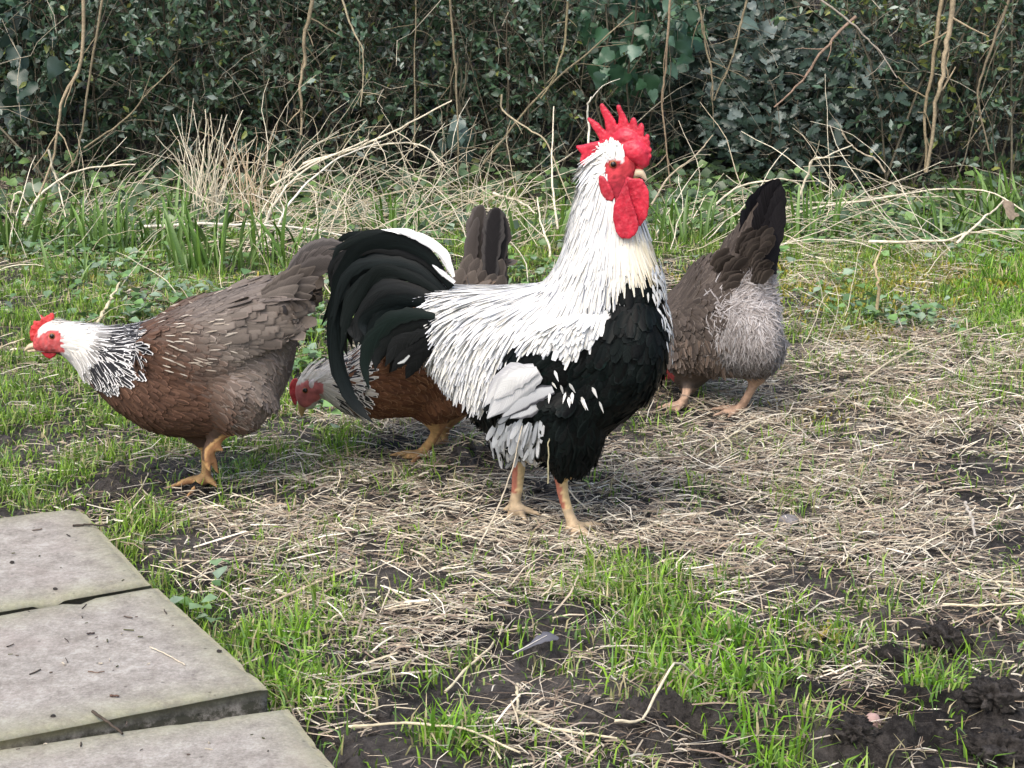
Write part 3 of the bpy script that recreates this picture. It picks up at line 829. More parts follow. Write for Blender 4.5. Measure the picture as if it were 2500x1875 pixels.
    def tail(s, name, tracks, mat, cols, edge=None, nv=20, multi=1, jit_=13):
        """tracks: (points2d, widths px, dy0, dy1, roll[, ca, cb]) -> each feather a part"""
        for tk in tracks:
            pts, wd, d0, d1, roll = tk[:5]
            n = len(pts)
            k = s.Y0 / cp / FPX
            ca = A(tk[5]) if len(tk) > 5 else A(cols[rng.integers(len(cols))]); cb = A(tk[6]) if len(tk) > 6 else (ca * (edge if edge else 0.8))
            for r_ in range(multi):
                j = rng.normal(0, jit_, (n, 2)) * np.linspace(0, 1, n)[:, None] if multi > 1 else np.zeros((n, 2))
                path = [s.on(px + j[i, 0], py + j[i, 1], d0 + (d1 - d0) * i / (n - 1) + (rng.normal(0, .004) if multi > 1 else 0) * 0 + r_ * .0035 * (1 if d1 > 0 else -1)) for i, (px, py) in enumerate(pts)]
                q_ = 1 if multi == 1 else .55 + .25 * rng.random()
                f = long_feather(path, [q * k * q_ for q in wd], (0, -1, 0.12), ca * (.8 + .4 * rng.random()), cb, roll + rng.normal(0, .12), nv)
                put(name, fmesh(name, [f], M_sick if mat is M_feb else M_fel), s.root)

def shade(cols, n, v=0.16):
    cols = A(cols); cols = cols[None] if cols.ndim == 1 else cols
    return cols[rng.integers(0, len(cols), n)] * (1 - v + 2 * v * rng.random((n, 1)))

def zp(pts, x0, y0, k):
    return [(x0 + x * k, y0 + y * k) for x, y in pts]

def foot(b, ankle, ball, toes, r, dy, back=None):
    """toes from the ball of the foot: list of (px,py,dyoff), each with a claw taper"""
    for t in toes:
        bx, by = ball; tx, ty, td = t
        b.limb([(bx, by, dy), ((bx * .45 + tx * .55), (by * .45 + ty * .55) - 5, dy + td * .5), (tx, ty, dy + td)], [r, r * .85, r * .35], seg=10)



BLACK = [(0.0045, 0.005, 0.005), (0.006, 0.007, 0.007), (0.004, 0.006, 0.006), (0.0048, 0.0070, 0.0066)]
WHITE = [(0.70, 0.69, 0.64), (0.76, 0.75, 0.71), (0.64, 0.65, 0.65), (0.72, 0.70, 0.62)]
RED = (0.52, 0.022, 0.035)

def near_dy(b, px, py):
    """how far off the bird's mid-plane the ground at this foot lies"""
    return at_z(px, py, 0.0)[1] - (b.Y0 + b.slope * (px - b.px0))

def toes(b, ball, tips, r):
    d0 = near_dy(b, *ball)
    for tx, ty in tips:
        d1 = near_dy(b, tx, ty)
        mx, my = ball[0] * .5 + tx * .5, ball[1] * .5 + ty * .5
        b.limb([(ball[0], ball[1] - 4, d0), (mx, my - 5, (d0 + d1) / 2), (tx, ty, d1)], [r * 1.05, r * .85, r * .4], seg=10, sub=4)

def wing(b, L, dy):
    for sgn in (-1, 1):
        R = []
        for T, B, th in L:
            t, q = b.on(*T, -dy), b.on(*B, -dy)
            c = (t + q) / 2; a = (t - q) / 2
            if sgn > 0: c = A([c[0], 2 * (b.Y0 + b.slope * ((T[0] + B[0]) / 2 - b.px0)) - c[1], c[2]]); a = A([a[0], -a[1], a[2]])
            R.append((c, a, A([0, th, 0])))
        c = catmull([r[0] for r in R], len(R) * 4); u = catmull([r[1] for r in R], len(R) * 4); v = catmull([r[2] for r in R], len(R) * 4)
        b.shells.append(loft(list(zip(c, u, v)), 18, 2.2))

# ================================================================== rooster
def rooster():
    b = Bird('rooster', 'big white and black rooster with tall red comb standing in the straw', 'rooster', 2.885, (1345, 1275), -0.00022, 1340)
    b.rings([((1085, 702), (1040, 820), .030), ((1140, 703), (1080, 905), .058), ((1210, 703), (1172, 1030), .082), ((1290, 698), (1258, 1095), .095), ((1370, 680), (1345, 1108), .102),
             ((1450, 650), (1440, 1070), .105), ((1530, 650), (1528, 1012), .102), ((1588, 700), (1588, 955), .086), ((1622, 765), (1622, 890), .05)])
    b.rings([((1285, 735), (1590, 810), .086), ((1347, 668), (1612, 725), .084), ((1382, 590), (1597, 642), .074), ((1400, 520), (1580, 575), .060), ((1420, 455), (1564, 515), .049),
             ((1438, 410), (1550, 470), .040), ((1452, 378), (1545, 445), .032)])
    b.rings([((1456, 378), (1450, 425), .016), ((1478, 354), (1472, 458), .027), ((1507, 347), (1502, 462), .029), ((1536, 364), (1532, 450), .023), ((1553, 392), (1550, 430), .013)])
    wing(b, [((1480, 770), (1470, 880), .010), ((1420, 770), (1410, 930), .022), ((1340, 790), (1325, 965), .024), ((1270, 830), (1245, 990), .018), ((1215, 910), (1195, 1015), .007)], .088)
    b.limb([(1400, 960, -.045), (1396, 1050, -.05), (1388, 1118, -.055), (1372, 1158, -.058)], [.066, .056, .038, .017])
    b.limb([(1280, 980, .045), (1268, 1060, .045), (1266, 1104, .045), (1267, 1124, .045)], [.060, .050, .034, .016])
    dn, df = near_dy(b, 1408, 1292), near_dy(b, 1258, 1248)
    b.limb([(1366, 1140, dn), (1376, 1210, dn), (1392, 1262, dn), (1406, 1290, dn)], [.0125, .0098, .0095, .0115])
    b.limb([(1268, 1105, df), (1264, 1180, df), (1258, 1222, df), (1257, 1244, df)], [.0125, .0105, .0105, .0115])
    toes(b, (1408, 1292), [(1478, 1281), (1448, 1318), (1396, 1330), (1376, 1296)], .0085)
    toes(b, (1258, 1246), [(1322, 1258), (1286, 1272), (1238, 1270), (1226, 1246)], .0085)
    b.skin(0.0042, 4)

    hack = [(1425, 395), (1440, 365), (1470, 335), (1505, 330), (1497, 378), (1470, 400), (1460, 440), (1478, 490), (1500, 520), (1500, 480), (1560, 440), (1600, 560), (1625, 640), (1600, 660), (1575, 655), (1532, 680), (1493, 715), (1483, 800), (1400, 790), (1270, 760), (1240, 690), (1320, 640), (1360, 560), (1380, 480), (1400, 420)]
    bow = [(1483, 770), (1479, 819), (1440, 848), (1401, 891), (1372, 867), (1329, 862), (1286, 867), (1247, 843), (1242, 809), (1276, 750), (1400, 760)]
    sad = [(1370, 620), (1100, 660), (1030, 790), (1016, 857), (1010, 930), (1049, 954), (1126, 964), (1160, 983), (1189, 1026), (1199, 954), (1233, 882), (1242, 804), (1290, 740)]
    prim = [(1237, 895), (1208, 935), (1185, 1020), (1260, 1010), (1353, 975), (1290, 954), (1242, 930)]
    thw = [(1194, 1022), (1329, 1022), (1310, 1089), (1261, 1118), (1223, 1089)]
    face = zp([(430, 725), (560, 685), (700, 740), (860, 780), (850, 900), (760, 940), (680, 1080), (650, 1210), (560, 1190), (470, 1000), (440, 860)], 1380, 240, .217)

    def colf(tr, P, N):
        n = len(tr); c = np.tile(A([0.011, 0.012, 0.012]), (n, 1))
        wh = inpoly(tr, hack) | inpoly(tr, bow) | inpoly(tr, sad) | inpoly(tr, prim)
        c[wh] = (0.74, 0.73, 0.70)
        hd = tr[:, 1] < 470
        c[hd] = (0.70, 0.69, 0.66)
        f = inpoly(tr, face) | (hd & (tr[:, 0] > 1522) & (tr[:, 1] > 360))
        k = fbm(P[:, 0] * 150, P[:, 2] * 150, 4, 3)[:, None]
        k3 = fbm(P[:, 0] * 420, P[:, 2] * 420 + P[:, 1] * 300, 14, 3)[:, None]; low = np.clip((tr[:, 1:] - 415) / 40, 0, 1)
        c[f] = ((A([0.46, 0.045, 0.055]) * (1 - low) + A([0.24, 0.018, 0.03]) * low) * (0.25 + 1.5 * k3))[f]
        ey = np.exp(-((tr[:, 0] - 1495) / 17) ** 2 - ((tr[:, 1] - 402) / 9) ** 2)[:, None]; c = np.where(f[:, None], c * (1 - .7 * ey) + .7 * ey * A([.07, .018, .018]), c)
        g = P[:, 2] < 0.155
        leg = g & (tr[:, 1] > 1128)
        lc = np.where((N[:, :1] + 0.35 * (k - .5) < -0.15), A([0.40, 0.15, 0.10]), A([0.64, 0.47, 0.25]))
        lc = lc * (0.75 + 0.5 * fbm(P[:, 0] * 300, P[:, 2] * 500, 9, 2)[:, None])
        foot_ = P[:, 2] < 0.035
        lc = np.where(foot_[:, None], A([0.50, 0.38, 0.24]) * (0.7 + .6 * k), lc)
        c[leg] = lc[leg]
        return c
    b.body(colf)

    fl = [(1470, 360, -.8, .8), (1440, 430, -.25, 1), (1500, 430, 0, 1), (1420, 500, -.15, 1), (1520, 560, .12, 1), (1590, 600, .25, 1), (1395, 600, -.3, 1), (1330, 685, -.75, .6), (1450, 700, -.05, 1), (1545, 660, .1, 1), (1420, 790, -.15, 1), (1330, 800, -.3, 1),
          (1250, 705, -.9, .45), (1150, 712, -1, .5), (1180, 790, -.45, 1), (1180, 870, -.22, 1), (1080, 800, -.7, 1), (1080, 880, -.4, 1), (1250, 800, -.25, 1), (1350, 910, -.9, .45), (1270, 970, -1, .5), (1420, 900, -.6, .7), (1560, 800, -.12, 1), (1625, 780, .05, 1), (1560, 950, -.6, .8), (1410, 1080, -.15, 1), (1280, 1060, -.3, 1), (1190, 1020, -.5, 1)]
    body_poly = [(1140, 900), (1230, 800), (1480, 740), (1530, 640), (1680, 600), (1680, 1000), (1480, 1200), (1330, 1180), (1120, 1130), (1100, 960)]
    notleg = lambda tr, P, N: (P[:, 2] > 0.115)
    pb = []
    b.plumage('', 1.6, body_poly, fl, (.024, .036), (.012, .018), BLACK, lambda tr, P, N: shade([(0.007, 0.010, 0.0095), (0.004, 0.005, 0.005)], len(tr)),   .03, .05, cond=notleg, parts=pb, dome=.05, exclude=[hack, bow, sad])
    fluffp = [(1120, 1000), (1180, 1000), (1230, 1060), (1480, 1060), (1470, 1185), (1330, 1190), (1200, 1140)]
    b.plumage('', 2.5, fluffp, fl, (.022, .036), (.003, .006), BLACK, BLACK, .26, .2, cond=notleg, jit=.3, parts=pb)
    o = put('breast_feathers', fmesh('breast_feathers', pb, M_feb), b.root); o['kind'] = 'stuff'
    # white flecks down the front of the breast
    fleck = [(1572, 650), (1720, 620), (1720, 870), (1628, 880), (1592, 760)]
    b.plumage('breast_flecks', 3.0, fleck, fl, (.010, .020), (.003, .007), WHITE, WHITE, .12, .12, prof=(.3, 1, .8, .5, .1), cond=lambda tr, P, N: (N[:, 0] > .2) & (rng.random(len(tr)) < .75 - (tr[:, 1] - 650) / 330), jit=.35, up=.010)
    # thigh and wing whites
    pw = []
    b.plumage('', 3.0, thw, fl, (.028, .05), (.006, .012), [(0.55, 0.57, 0.58), (0.68, 0.69, 0.69), (0.42, 0.44, 0.46)], [(0.5, 0.52, 0.54), (0.08, 0.09, 0.09), (0.6, 0.6, 0.6)], .16, .12, cond=lambda tr, P, N: rng.random(len(tr)) < .6, parts=pw, up=.005)
    o = put('thigh_feathers', fmesh('thigh_feathers', pw, M_fea), b.root); o['kind'] = 'stuff'
    # folded primaries, one by one
    k = b.Y0 / cp / FPX
    for sg in (-1, 1):
        for pts, wd, ca, cb, ex in [([(1345, 968), (1300, 992), (1244, 1022)], [22, 40, 44, 8], (.55, .56, .57), (.10, .10, .11), .004),
                                ([(1350, 950), (1290, 972), (1225, 1020)], [22, 42, 46, 8], (.50, .51, .52), (.07, .07, .08), .008),
                                ([(1320, 915), (1262, 945), (1189, 1022)], [24, 66, 72, 10], (.66, .66, .66), (.38, .39, .40), .014),
                                ([(1305, 896), (1246, 922), (1184, 990)], [18, 50, 56, 10], (.70, .70, .69), (.50, .50, .51), .017), ([(1312, 902), (1254, 926), (1206, 975)], [18, 46, 50, 10], (.74, .74, .72), (.56, .56, .56), .020)]:
            d = -(.105 + ex)
            path = [b.on(px, py, d) for px, py in pts]
            nn = (0.1, -1, .15)
            if sg > 0:
                path = [A([q[0], 2 * (b.Y0 + b.slope * (px - b.px0)) - q[1], q[2]]) for q, (px, py) in zip(path, pts)]; nn = (.1, 1, .15)
            put('wing_feather', fmesh('wing_feather', [long_feather(path, [q * k for q in wd], nn, ca, cb, 0, 12, .04)], M_fel), b.root)
    # wing coverts: black band with white tips
    cov = [(1242, 835), (1290, 850), (1400, 880), (1470, 830), (1500, 880), (1440, 930), (1350, 940), (1260, 915), (1240, 890)]
    b.plumage('wing_coverts', 2.0, cov, fl, (.026, .038), (.016, .022), BLACK, [(0.005, 0.010, 0.009), (0.004, 0.006, 0.006)], .06, .09, mat=M_feb, cond=lambda tr, P, N: rng.random(len(tr)) < .7)
    tips = [(1290, 915), (1440, 900), (1480, 940), (1470, 985), (1360, 985), (1300, 950)]
    b.plumage('covert_tips', 1.3, tips, [(1350, 940, .2, 1), (1440, 940, .35, 1)], (.010, .022), (.0035, .0065), WHITE, [(.5, .5, .5), (.75, .75, .73)], .12, .12, prof=(.3, 1, .8, .45, .05), jit=.22, cond=lambda tr, P, N: rng.random(len(tr)) < .14, up=.008)

    # saddle: long narrow hanging feathers, drawn from low to high so the upper ones lie over
    sroot = [(1380, 640), (1120, 665), (1050, 750), (1045, 830), (1045, 890), (1120, 905), (1188, 958), (1228, 860), (1252, 800), (1300, 740), (1360, 700)]
    def wcol(tr, P, N): return shade(WHITE, len(tr), .06)
    def wedge(tr, P, N):
        c = shade([(0.66, 0.67, 0.68), (0.72, 0.71, 0.67), (0.56, 0.58, 0.61)], len(tr), .06)
        dk = rng.random(len(tr)) < .06 + .15 * (tr[:, 0] < 1090); c[dk] = (0.22, 0.23, 0.25); return c
    b.plumage('saddle_feathers', 7.0, sroot, fl, (.038, .068), (.0042, .0066), wcol, wedge, .03, .035, prof=(.5, .9, 1, .85, .3), jit=.06, dome=.05, nv=4)
    # shoulder
    broot = [(1483, 740), (1472, 790), (1430, 815), (1395, 850), (1370, 832), (1320, 828), (1290, 830), (1262, 812), (1258, 780), (1290, 730)]
    b.plumage('shoulder_feathers', 7.0, broot, fl, (.020, .034), (.004, .008), wcol, wedge, .08, .08, jit=.1)
    # hackle: white with dark shafts toward the ends
    hroot = [(1428, 400), (1448, 372), (1475, 352), (1490, 392), (1466, 425), (1468, 450), (1490, 500), (1490, 440), (1560, 440), (1580, 540), (1622, 620), (1590, 632), (1520, 655), (1478, 700), (1465, 740), (1380, 740), (1290, 730), (1262, 690), (1320, 650), (1360, 570), (1385, 480)]
    def hcol(tr, P, N):
        c = shade(WHITE, len(tr), .06)
        cream = np.clip((tr[:, 0] - 1480) / 90, 0, 1)[:, None] * np.clip((tr[:, 1] - 500) / 60, 0, 1)[:, None]
        c = c * (1 - cream * (1 - A([1.02, .93, .72])))
        dk = (rng.random(len(tr)) < .02 + .24 * np.clip((tr[:, 1] - 600) / 120, 0, 1)) & (tr[:, 0] < 1540)
        c[dk] = A([0.16, 0.17, 0.19]) * (.5 + rng.random((dk.sum(), 1))); return c
    def hedge_(tr, P, N):
        c = shade([(0.66, 0.66, 0.65), (0.73, 0.72, 0.68), (0.56, 0.58, 0.60)], len(tr), .06)
        cream = np.clip((tr[:, 0] - 1480) / 90, 0, 1)[:, None] * np.clip((tr[:, 1] - 500) / 60, 0, 1)[:, None]
        return c * (1 - cream * (1 - A([1.02, .93, .72])))
    b.plumage('hackle_feathers', 9.0, hroot, fl, (.030, .056), (.0034, .0058), hcol, hedge_, .03, .035, exclude=[face, [(1478, 330), (1545, 330), (1545, 470), (1478, 470)]], prof=(.5, .9, 1, .85, .3), jit=.06, dome=.06, nv=4)
    # tail
    tk = []
    for dd, sgn in ((.030, 1), (.0, -1)):
        tk += [([(1105, 700), (1050, 622), (985, 585), (910, 575), (845, 592), (800, 622)], [16, 34, 40, 38, 28, 6], sgn * .01, sgn * .03, .1),
               ([(1100, 705), (1040, 635), (960, 602), (880, 606), (828, 640), (802, 700)], [16, 38, 44, 42, 30, 8], sgn * .012, sgn * .035, .15),
               ([(1095, 715), (1020, 655), (940, 630), (872, 655), (832, 715), (812, 790)], [16, 40, 46, 44, 34, 8], sgn * .016, sgn * .04, .1),
               ([(1090, 725), (1010, 675), (930, 665), (872, 715), (845, 780), (832, 842)], [16, 42, 50, 48, 34, 8], sgn * .02, sgn * .045, .05),
               ([(1085, 740), (1005, 705), (935, 710), (888, 765), (868, 810), (862, 848)], [16, 44, 52, 48, 34, 8], sgn * .025, sgn * .05, .0),
               ([(1075, 755), (1000, 735), (945, 750), (910, 790), (892, 838)], [16, 44, 50, 40, 8], sgn * .03, sgn * .05, .0),
               ([(1070, 765), (1010, 775), (965, 800), (935, 850)], [18, 42, 44, 8], sgn * .03, sgn * .05, .1)]
    b.tail('tail_feather', tk, M_feb, BLACK, multi=3, jit_=12)
    b.tail('sickle_feather', [
        ([(1098, 700), (1040, 622), (960, 588), (880, 612), (830, 700), (817, 830), (834, 930), (872, 995), (913, 1034)], [14, 34, 44, 46, 44, 38, 36, 26, 4], -.03, -.045, .1),
        ([(1098, 700), (1030, 612), (950, 585), (870, 620), (838, 720), (832, 810), (848, 870)], [14, 34, 44, 46, 40, 30, 5], .03, .045, .1),
        ([(1062, 772), (1005, 767), (953, 782), (906, 832), (889, 890), (901, 951)], [14, 34, 42, 38, 26, 4], -.062, -.078, .05, (0.005, .0095, .008), (.005, .008, .007)),
        ([(1062, 785), (1005, 790), (958, 812), (925, 860), (915, 905)], [14, 36, 42, 36, 5], -.058, -.07, .0),
        ([(1060, 800), (1012, 815), (970, 840), (940, 895)], [14, 38, 42, 6], -.055, -.066, .0, (.009, .010, .010)),
        ([(1058, 815), (1015, 842), (985, 870), (955, 908)], [14, 38, 40, 6], -.052, -.064, .0),
        ([(1060, 830), (1030, 865), (1008, 895), (990, 925)], [14, 36, 38, 6], -.052, -.064, .0),
        ([(1062, 780), (1000, 790), (950, 830), (930, 880)], [14, 36, 42, 6], .05, .065, .0),
        ([(1060, 810), (1010, 835), (975, 870), (950, 910)], [14, 36, 42, 6], .05, .06, .0)], M_feb, BLACK, nv=26)
    W2 = (.82, .82, .79)
    b.tail('tail_feather', [([(1108, 676), (1088, 626), (1045, 588), (990, 567), (930, 560)], [8, 20, 22, 16, 4], -.036, -.04, .1, W2, W2),
                            ([(1100, 668), (1072, 615), (1025, 580), (965, 562)], [6, 18, 22, 5], -.034, -.042, .1, W2, (.5, .5, .5)),
                            ([(1110, 690), (1082, 668), (1055, 646)], [10, 14, 4], -.05, -.055, .1, (.7, .7, .7), (.3, .3, .3)),
                            ([(1000, 868), (985, 882), (970, 888)], [5, 9, 3], -.082, -.084, .1, (.4, .42, .4), (.2, .2, .2))], M_fea, BLACK, nv=18)
    # head
    Z = lambda pts: zp(pts, 1380, 240, .217)
    def comb_bend(V):
        V = V.copy(); return V
    front = chain([b.on(1530, 362, 0), b.on(1556, 372, -.004), b.on(1572, 396, -.006)], [.017, .018, .009], seg=14)
    front2 = chain([b.on(1500, 352, 0), b.on(1530, 335, 0), b.on(1565, 352, 0)], [.010, .015, .010], seg=14)
    comb = b.flesh('comb', Z([(870, 790), (935, 720), (968, 640), (945, 612), (972, 580), (938, 540), (950, 500), (936, 470), (940, 420), (922, 402), (896, 440), (872, 440), (882, 330), (862, 285), (838, 300), (806, 352), (800, 270), (778, 218), (752, 228), (722, 318), (708, 300), (690, 235), (640, 140), (612, 82), (588, 80), (585, 110), (612, 200), (604, 270), (592, 332), (560, 262), (500, 165), (450, 100), (415, 60), (397, 72), (402, 130), (448, 240), (462, 330), (470, 385), (420, 350), (370, 285), (300, 240), (262, 222), (254, 240), (300, 305), (345, 370), (380, 430), (400, 485), (300, 505), (200, 535), (130, 535), (128, 548), (192, 622), (172, 700), (182, 738), (252, 768), (330, 722), (382, 650), (480, 640), (600, 680), (700, 760), (780, 800)]),
                   .0120, 0.0, .0015, (0.60, 0.028, 0.055), [front, front2], 3, rough=.0006, fat=.0011)
    b.flesh('wattle', Z([(690, 875), (662, 960), (602, 1100), (545, 1200), (533, 1350), (568, 1500), (622, 1575), (720, 1585), (795, 1530), (832, 1440), (800, 1300), (740, 1150), (712, 1000)]), .008, -.066, .0016, (0.52, 0.022, 0.045), rough=.0006)
    b.flesh('wattle', Z([(690, 880), (760, 900), (868, 905), (940, 1040), (947, 1180), (922, 1330), (838, 1450), (790, 1320), (700, 1100), (672, 960)]), .008, -.052, .0016, (0.60, 0.028, 0.055), rough=.0007)
    for d in (-.046, .046):
        b.flesh('ear_lobe', Z([(375, 868), (432, 868), (520, 1005), (562, 1110), (520, 1162), (458, 1150), (400, 1060), (378, 970)]), .007, d, .0016, (0.50, 0.03, 0.05))
    for d in (-.027, .027):
        e = b.ball('eye', 1497, 401, d * 1.04, .0060, M_iris, .7)
        b.ball('pupil', 1497.5, 401, d * 1.15, .0044, M_eye, .7, parent=e)
    fw = []
    crown = Z([(380, 560), (400, 510), (450, 500), (560, 490), (600, 590), (700, 690), (640, 700), (520, 690), (430, 730), (350, 800), (340, 700)])
    cfl = [(1470, 362, -.5, -1), (1490, 365, -.25, -1), (1510, 380, -.1, -1), (1465, 390, -1, .1), (1460, 415, -1, .4)]
    b.plumage('', 14, crown, cfl, (.012, .022), (.003, .005), WHITE, WHITE, .22, .1, jit=.14, exclude=[[(1482, 390), (1530, 390), (1530, 470), (1482, 470)]], parts=fw, cond=lambda tr, P, N: P[:, 2] > .5, edge=1)
    tuft = Z([(350, 790), (440, 780), (455, 850), (370, 880)])
    b.plumage('', 14, tuft, [(1465, 420, -.8, .5)], (.010, .016), (.003, .005), WHITE, WHITE, .3, .1, jit=.3, parts=fw, cond=lambda tr, P, N: P[:, 2] > .5, edge=1)
    o = put('crown_feathers', fmesh('crown_feathers', fw, M_fea), b.root); o['kind'] = 'stuff'
    upper = b.cone('beak', [((1528, 408), (1528, 432), .011, -.002), ((1548, 410), (1546, 434), .0095, -.003), ((1566, 412), (1562, 432), .007, -.004), ((1574, 420), (1568, 436), .004, -.005), ((1580, 438), (1577, 441), .0012, -.005)], M_beak)
    b.cone('beak', [((1526, 428), (1526, 440), .009, -.002), ((1546, 430), (1546, 441), .007, -.003), ((1562, 434), (1560, 441), .003, -.004)], M_beak_d)
    return b
rooster()

# ================================================================== hens
def hen_brown(P, tr, kind):
    n = len(tr)
    return n
CHEST = [(0.085, 0.046, 0.031), (0.105, 0.058, 0.038), (0.070, 0.040, 0.028)]
GREYB = [(0.150, 0.126, 0.106), (0.125, 0.105, 0.090), (0.170, 0.144, 0.122)]
LACE = [(0.22, 0.17, 0.13), (0.17, 0.125, 0.09), (0.14, 0.105, 0.08)]
FLUFF = [(0.19, 0.155, 0.13), (0.24, 0.20, 0.175), (0.16, 0.125, 0.10)]
TAILC = [(0.030, 0.027, 0.026), (0.022, 0.021, 0.021), (0.04, 0.035, 0.032)]
HENRED = (0.50, 0.085, 0.085)

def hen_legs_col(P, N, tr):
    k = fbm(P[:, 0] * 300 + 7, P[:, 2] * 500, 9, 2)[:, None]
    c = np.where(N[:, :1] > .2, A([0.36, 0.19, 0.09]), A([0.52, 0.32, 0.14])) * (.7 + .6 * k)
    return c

def hen_walking():
    b = Bird('hen', 'brown hen with black and white streaked neck walking toward the paving slabs', 'hen', 3.05, (504, 1185), 0, 0, 'brown hens around the rooster')
    b.rings([((742, 672), (728, 770), .022), ((700, 678), (712, 890), .055), ((640, 692), (672, 985), .085), ((580, 708), (618, 1028), .10), ((500, 732), (545, 1056), .106), ((420, 762), (450, 1056), .106), ((350, 790), (372, 1038), .098), ((290, 808), (292, 990), .078), ((240, 830), (225, 930), .05)])
    b.rings([((360, 792), (300, 990), .074), ((300, 800), (232, 938), .058), ((240, 800), (190, 900), .044), ((190, 792), (163, 872), .034), ((152, 786), (142, 862), .028), ((126, 782), (116, 862), .026), ((102, 794), (94, 858), .022), ((84, 818), (82, 850), .014)])
    wing(b, [((330, 830), (330, 920), .008), ((400, 790), (410, 955), .02), ((500, 765), (520, 935), .024), ((600, 735), (620, 870), .02), ((700, 730), (715, 810), .008)], .088)
    b.limb([(585, 940, -.05), (560, 1000, -.055), (530, 1048, -.055)], [.07, .055, .022])
    b.limb([(510, 980, .02), (495, 1040, .02), (500, 1082, .01)], [.07, .05, .018])
    d = near_dy(b, 504, 1172)
    b.limb([(500, 1060, d), (502, 1110, d), (503, 1150, d), (506, 1172, d)], [.011, .0085, .0085, .010])
    b.limb([(572, 1034, -.055), (540, 1064, -.058), (508, 1088, -.06)], [.0125, .0095, .0095])
    b.limb([(508, 1088, -.06), (520, 1125, -.055), (533, 1156, -.05)], [.0085, .007, .004])
    b.limb([(508, 1088, -.06), (502, 1120, -.07), (512, 1150, -.07)], [.0085, .007, .004])
    b.limb([(508, 1088, -.06), (530, 1092, -.06), (546, 1100, -.06)], [.0075, .006, .004])
    toes(b, (506, 1172), [(402, 1193), (456, 1212), (430, 1178), (532, 1191)], .0078)
    b.skin(0.0042, 4)
    Z = lambda pts: zp(pts, 0, 740, .1718)
    face = Z([(420, 560), (560, 480), (620, 420), (760, 380), (850, 400), (880, 480), (920, 560), (920, 690), (820, 700), (600, 690), (430, 650)])
    hack_in = [(110, 770), (240, 780), (342, 760), (340, 860), (312, 915), (285, 965), (230, 950), (180, 900), (150, 870), (146, 840), (150, 800)]
    def colf(tr, P, N):
        n = len(tr); c = np.tile(A([0.075, 0.045, 0.032]), (n, 1))
        gr = np.clip((tr[:, 0] - 480) / 150, 0, 1)[:, None]; c = c * (1 - gr) + A([0.115, 0.092, 0.076]) * gr
        c[inpoly(tr, hack_in)] = (0.45, 0.44, 0.42)
        hd = tr[:, 0] < 165; c[hd & (tr[:, 1] < 860)] = (.62, .60, .56)
        k = fbm(P[:, 0] * 200, P[:, 2] * 200, 4, 3)[:, None]
        k3 = fbm(P[:, 0] * 420, P[:, 2] * 420 + P[:, 1] * 300, 14, 3)[:, None]; f = inpoly(tr, face) | (tr[:, 0] < 92); c[f] = (A(HENRED) * (.35 + 1.3 * k3) + np.clip(k - .5, 0, 1) * .3)[f]
        leg = (P[:, 2] < .125) & (tr[:, 1] > 1034) & ((tr[:, 0] > 495) | (tr[:, 1] > 1075)) & ((P[:, 2] < .07) | (tr[:, 0] > 500) & (tr[:, 1] > 1090 - (tr[:, 0] - 504) * .75))
        c[leg] = hen_legs_col(P, N, tr)[leg]
        return c
    b.body(colf)
    fl = [(150, 830, 1, .1), (230, 800, 1, .05), (320, 800, 1, .1), (230, 880, .8, .6), (300, 900, .9, .45), (190, 880, .5, .9), (420, 770, 1, .05), (420, 880, 1, .3), (500, 740, 1, -.25), (600, 700, 1, -.35), (600, 800, 1, .0), (520, 900, 1, .15), (690, 680, 1, -.5), (700, 760, 1, -.2), (300, 980, .7, .6), (420, 1030, 1, .2), (560, 980, .8, .5), (680, 900, .5, .9), (640, 1000, .3, 1)]
    notleg = lambda tr, P, N: (P[:, 2] > .10) & ~((tr[:, 0] > 492) & (tr[:, 1] > 1050))
    bp = [(150, 860), (260, 780), (560, 680), (760, 640), (800, 800), (740, 960), (640, 1060), (480, 1100), (360, 1080), (240, 1010)]
    def mixcol(tr, P, N):
        t = np.clip((tr[:, 0] - 390) / 180 - (tr[:, 1] - 880) / 230 + .1 * rng.standard_normal(len(tr)), 0, 1)[:, None]
        return shade(CHEST, len(tr)) * (1 - t) + shade(GREYB, len(tr)) * t
    def mixlace(tr, P, N):
        c = mixcol(tr, P, N) * 1.1
        k = rng.random(len(tr)) < .40; c[k] = c[k] * 1.5; return c
    pl = []
    b.plumage('', 4.2, bp, fl, (.016, .027), (.007, .012), mixcol, mixlace, .04, .05, cond=notleg, parts=pl, nv=4, exclude=[hack_in])
    # rows of pale shaft flecks on the shoulder
    b.plumage('', 1.6, [(345, 790), (480, 760), (590, 800), (570, 900), (450, 900), (350, 900)], fl, (.012, .020), (.0016, .0026), [(0.50, 0.45, 0.38), (.4, .34, .27)], [(0.42, 0.37, 0.3)], .10, .1, cond=lambda tr, P, N: rng.random(len(tr)) < .20, jit=.2, parts=pl, up=.0045)
    o = put('body_feathers', fmesh('body_feathers', pl, M_fea), b.root); o['kind'] = 'stuff'
    fp = [(560, 910), (640, 850), (730, 830), (740, 950), (690, 1010), (600, 1070), (540, 1030)]
    b.plumage('belly_fluff', 7.0, fp, fl, (.016, .030), (.002, .0045), FLUFF, FLUFF, .10, .2, jit=.3, cond=lambda tr, P, N: (P[:, 2] > .10) & (rng.random(len(tr)) < .8))
    # wing and tail coverts as larger rounded feathers
    b.plumage('wing_coverts', 0.9, [(500, 740), (600, 700), (690, 680), (720, 740), (700, 800), (600, 830), (520, 830)], fl, (.036, .055), (.016, .022), GREYB, [(0.16, 0.13, 0.11), (0.12, 0.10, 0.085)], .04, .05, prof=(.4, .85, 1, .95, .6), nv=6)
    k = [(640, 1), ]
    trk = []
